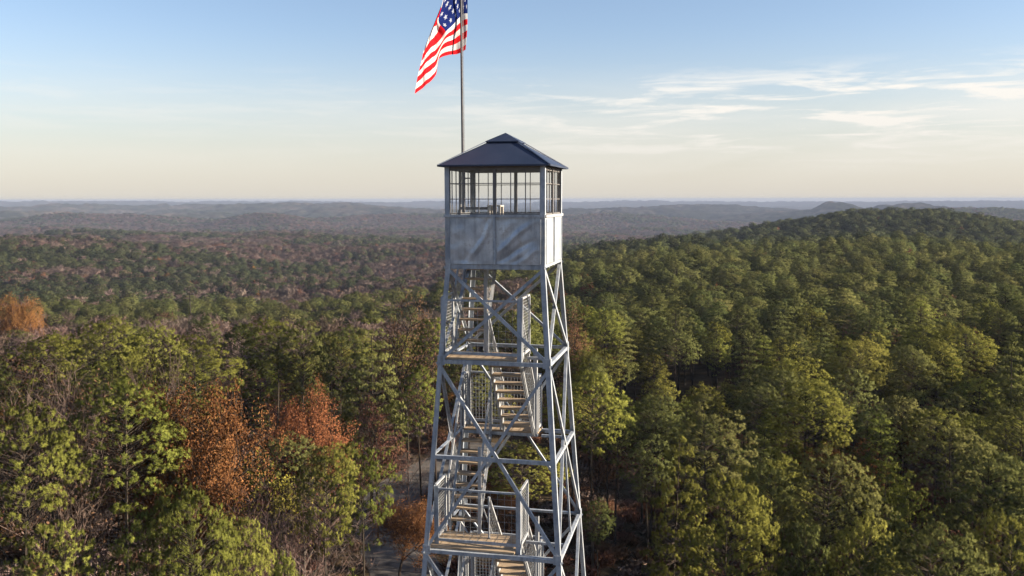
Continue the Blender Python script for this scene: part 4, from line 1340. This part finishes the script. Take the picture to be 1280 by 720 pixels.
rs1 = np.random.RandomState(5)
def lodpick(r, near, mid, far, e1, e2):
    n = len(r)
    a = rs1.randint(near[0], near[1], n); b_ = rs1.randint(mid[0], mid[1], n); c = rs1.randint(far[0], far[1], n)
    return np.where(r < e1, a, np.where(r < e2, b_, c))
bigger = np.where(al == 2, 1.75, 1.0)
m0 = rest & (SP == 0)
scatter('distant_pine_wood', variants('distant_pine', pine_vars), ax_[m0], ay_[m0], AZ[m0] - .2, HT[m0] / 17 * np.where(al[m0] == 2, 1.08, 1), WD[m0] * bigger[m0] * 1.1, ROT[m0],
        lodpick(rad[m0], (0, 4), (4, 7), (7, 10), 420, 1100), 'dark green pine wood covering the far slope and the valley', 'pine wood')
m1 = rest & (SP == 1)
scatter('distant_bare_wood', variants('distant_bare', bare_vars), ax_[m1], ay_[m1], AZ[m1] - .2, HT[m1] / 12 * 1.0, WD[m1] * bigger[m1] * 1.35, ROT[m1],
        lodpick(rad[m1], (0, 2), (2, 5), (2, 5), 330, 900), 'greyish pink leafless wood spreading over the valley', 'bare wood')
m2 = rest & (SP >= 2)
kk = np.where(SP[m2] == 3, 2, rs1.randint(0, 2, m2.sum()))
scatter('distant_oak_wood', variants('distant_oak', oak_vars), ax_[m2], ay_[m2], AZ[m2] - .2, HT[m2] / 12 * .95, WD[m2] * bigger[m2], ROT[m2],
        kk + np.where(rad[m2] < 350, 0, 3), 'scattered rust and brown oaks in the far wood', 'oak wood')

# undergrowth of dead brush near the tower
bx, by = jitter_grid(30, 150, 46, 2.6, 31)
mk = (road_dist(bx, by) > 3.6) & (np.hypot(bx - TOW[0], by - TOW[1]) > 5)
bx, by = bx[mk], by[mk]
br = []
for i in range(3):
    rs = np.random.RandomState(200 + i)
    c = rs.normal(0, .35, (150, 3)) * (1, 1, .2); c[:, 2] = np.abs(c[:, 2])
    t1 = blades(rs, c, 2, 1.3, .05, .9)
    t2 = blades(rs, c + (0, 0, .6), 2, .3, .16, .2)
    V = np.concatenate([t1, t2]); 
    br.append(tri_mesh('brush', V, rs.uniform(0, 1, len(V)), MAT[('leaf_brown', 'twig', 'leaf_brown')[i]]))
nb_ = len(bx)
scatter('undergrowth', variants('brush', br), bx, by, ground(bx, by) - .05, rs1.uniform(.5, 1.3, nb_), rs1.uniform(.7, 1.6, nb_), rs1.uniform(0, 6.28, nb_), rs1.randint(0, 3, nb_),
        'dead brown brush and leaf litter under the trees', 'undergrowth')

# wooden utility pole in the valley
ux, uy, uz = at(237, 366, 330)
ug = gz(ux, uy)
up = empty('utility_pole', (ux, uy, ug))
tag(up, 'thin wooden utility pole rising out of the valley wood left of the tower', 'utility pole')
hh = uz - ug
MB().tube([(0, 0, 0), (0, 0, hh)], [.22, .15], 10).build('pole', MAT['bark'], up)
MB().bar((-1.5, 0, hh - .6), (1.5, 0, hh - .6), .14, .16).build('crossarm', MAT['bark'], up)
for xx in (-1.3, 0, 1.3):
    MB().tube([(xx, 0, hh - .52), (xx, 0, hh - .25)], [.06, .04], 8).build('insulator', MAT['galv_light'], up)

# ------------------------------------------------------------------ haze
def build_haze():
    lo = -140 + CZ; hi = 46 + CZ - 31.9 + 31.9 - 20
    hi = CZ + 7.2
    b = MB(); b.box((0, 0, (lo + hi) / 2), (30500, 30500, hi - lo))
    o = b.build('haze', MAT['glass'])
    o.data.materials.clear()
    m, nt, out = node_mat('air')
    v = N(nt, 'ShaderNodeVolumePrincipled')
    v.inputs['Color'].default_value = (.31, .365, .50, 1)
    v.inputs['Density'].default_value = HAZE
    v.inputs['Anisotropy'].default_value = 0.0
    nt.links.new(v.outputs[0], out.inputs['Volume'])
    o.data.materials.append(m)
    tag(o, kind='stuff'); tag(o, 'thin blue haze over the far hills', 'haze')
HAZE = 1.1e-4
build_haze()

# ------------------------------------------------------------------ sky, sun, camera
SUN_EL = 19.0
sun_dir = Vector((.985, -.13, 0)).normalized()
az = math.atan2(sun_dir.x, sun_dir.y)          # from +Y towards +X
HORIZON = (4.35, 4.1, 3.68)      # pale dust near the horizon
wd = bpy.data.worlds.new('World'); sc.world = wd; wd.use_nodes = True
nt = wd.node_tree; nt.nodes.clear()
sky = N(nt, 'ShaderNodeTexSky', sky_type='NISHITA')
sky.sun_disc = False
sky.sun_elevation = R(SUN_EL); sky.sun_rotation = az
sky.altitude = 300; sky.air_density = 1.0; sky.dust_density = .8; sky.ozone_density = 1.6
bg = N(nt, 'ShaderNodeBackground', i_Strength=.051)
tc = N(nt, 'ShaderNodeTexCoord'); sp = N(nt, 'ShaderNodeSeparateXYZ')
nt.links.new(tc.outputs['Generated'], sp.inputs[0])
A_ = math_n(nt, 'ARCTAN2', sp.outputs[0], sp.outputs[1])
E_ = math_n(nt, 'ARCSINE', sp.outputs[2])
def cloud_noise(sx, sy, off, det, rough, dist=.4):
    cv = N(nt, 'ShaderNodeCombineXYZ')
    nt.links.new(math_n(nt, 'MULTIPLY', A_, sx), cv.inputs[0]); nt.links.new(math_n(nt, 'MULTIPLY', E_, sy), cv.inputs[1])
    cv.inputs[2].default_value = off
    n = N(nt, 'ShaderNodeTexNoise', i_Scale=1.0, i_Detail=det, i_Roughness=rough, i_Distortion=dist)
    nt.links.new(cv.outputs[0], n.inputs['Vector'])
    return n.outputs['Fac']
def win(v, a, b, c, d):
    m1 = N(nt, 'ShaderNodeMapRange', interpolation_type='SMOOTHSTEP', i_1=a, i_2=b); nt.links.new(v, m1.inputs[0])
    m2 = N(nt, 'ShaderNodeMapRange', interpolation_type='SMOOTHSTEP', i_1=c, i_2=d, i_3=1.0, i_4=0.0); nt.links.new(v, m2.inputs[0])
    return math_n(nt, 'MULTIPLY', m1.outputs[0], m2.outputs[0])
n_w = cloud_noise(8.5, 78, 2.6, 8.0, .62)
n_v = cloud_noise(2.2, 16, 7.0, 5.0, .55)
veil = math_n(nt, 'MULTIPLY', ramp(nt, n_v, [(.36, (0, 0, 0)), (.64, (1, 1, 1))]), win(E_, R(.2), R(2.5), R(5.0), R(8.5)))
right_w = N(nt, 'ShaderNodeMapRange', interpolation_type='SMOOTHSTEP', i_1=R(-14), i_2=R(14), i_3=.35, i_4=1.0); nt.links.new(A_, right_w.inputs[0])
veil = math_n(nt, 'MULTIPLY', veil, right_w.outputs[0])
wis = math_n(nt, 'MULTIPLY', ramp(nt, n_w, [(.49, (0, 0, 0)), (.63, (1, 1, 1))]), win(E_, R(1.2), R(4.6), R(6.2), R(8.6)))
rw2 = N(nt, 'ShaderNodeMapRange', interpolation_type='SMOOTHSTEP', i_1=R(-10), i_2=R(20), i_3=.18, i_4=1.0); nt.links.new(A_, rw2.inputs[0])
wis = math_n(nt, 'MULTIPLY', wis, rw2.outputs[0])
cl = math_n(nt, 'ADD', math_n(nt, 'MULTIPLY', veil, .55), math_n(nt, 'MULTIPLY', wis, 1.0), clamp=True)
ccol = mixc(nt, math_n(nt, 'MULTIPLY', E_, 6.0, clamp=True), (5.0, 4.75, 4.3), (6.3, 6.1, 5.8))
hz_ = N(nt, 'ShaderNodeMapRange', interpolation_type='SMOOTHSTEP', i_1=R(-1), i_2=R(11), i_3=.86, i_4=.0); nt.links.new(E_, hz_.inputs[0])
tinted = mixc(nt, 1.0, sky.outputs[0], (1.09, 1.04, 1.09), 'MULTIPLY')
base_sky = mixc(nt, hz_.outputs[0], tinted, HORIZON)
skyc = mixc(nt, cl, base_sky, ccol)
nt.links.new(skyc, bg.inputs[0])
wo = N(nt, 'ShaderNodeOutputWorld'); nt.links.new(bg.outputs[0], wo.inputs[0])

sl = bpy.data.lights.new('sun', 'SUN'); sl.energy = 5.0; sl.angle = R(.5); sl.color = (1, .87, .68)
so = bpy.data.objects.new('sun', sl); COL.objects.link(so)
d = Vector((sun_dir.x * math.cos(R(SUN_EL)), sun_dir.y * math.cos(R(SUN_EL)), math.sin(R(SUN_EL))))
so.rotation_euler = d.to_track_quat('Z', 'Y').to_euler(); so.location = (60, 20, 90)

cam = bpy.data.cameras.new('camera'); co = bpy.data.objects.new('camera', cam); COL.objects.link(co)
cam.sensor_width = 36; cam.lens = 36 * F_PX / 1280; cam.clip_end = 40000; cam.clip_start = .1
co.matrix_world = Matrix.Translation((0, 0, CZ)) @ Matrix.Rotation(math.pi / 2 - PITCH, 4, 'X') @ Matrix.Rotation(ROLL, 4, 'Z')
sc.camera = co
sc.view_settings.view_transform = 'Standard'; sc.view_settings.look = 'None'
sc.view_settings.exposure = 1.75; sc.view_settings.gamma = 1
sc.cycles.use_denoising = True
sc.cycles.max_bounces = 5; sc.cycles.diffuse_bounces = 2; sc.cycles.glossy_bounces = 3; sc.cycles.transparent_max_bounces = 24; sc.cycles.volume_bounces = 0
sc.cycles.use_adaptive_sampling = True; sc.cycles.adaptive_threshold = .02
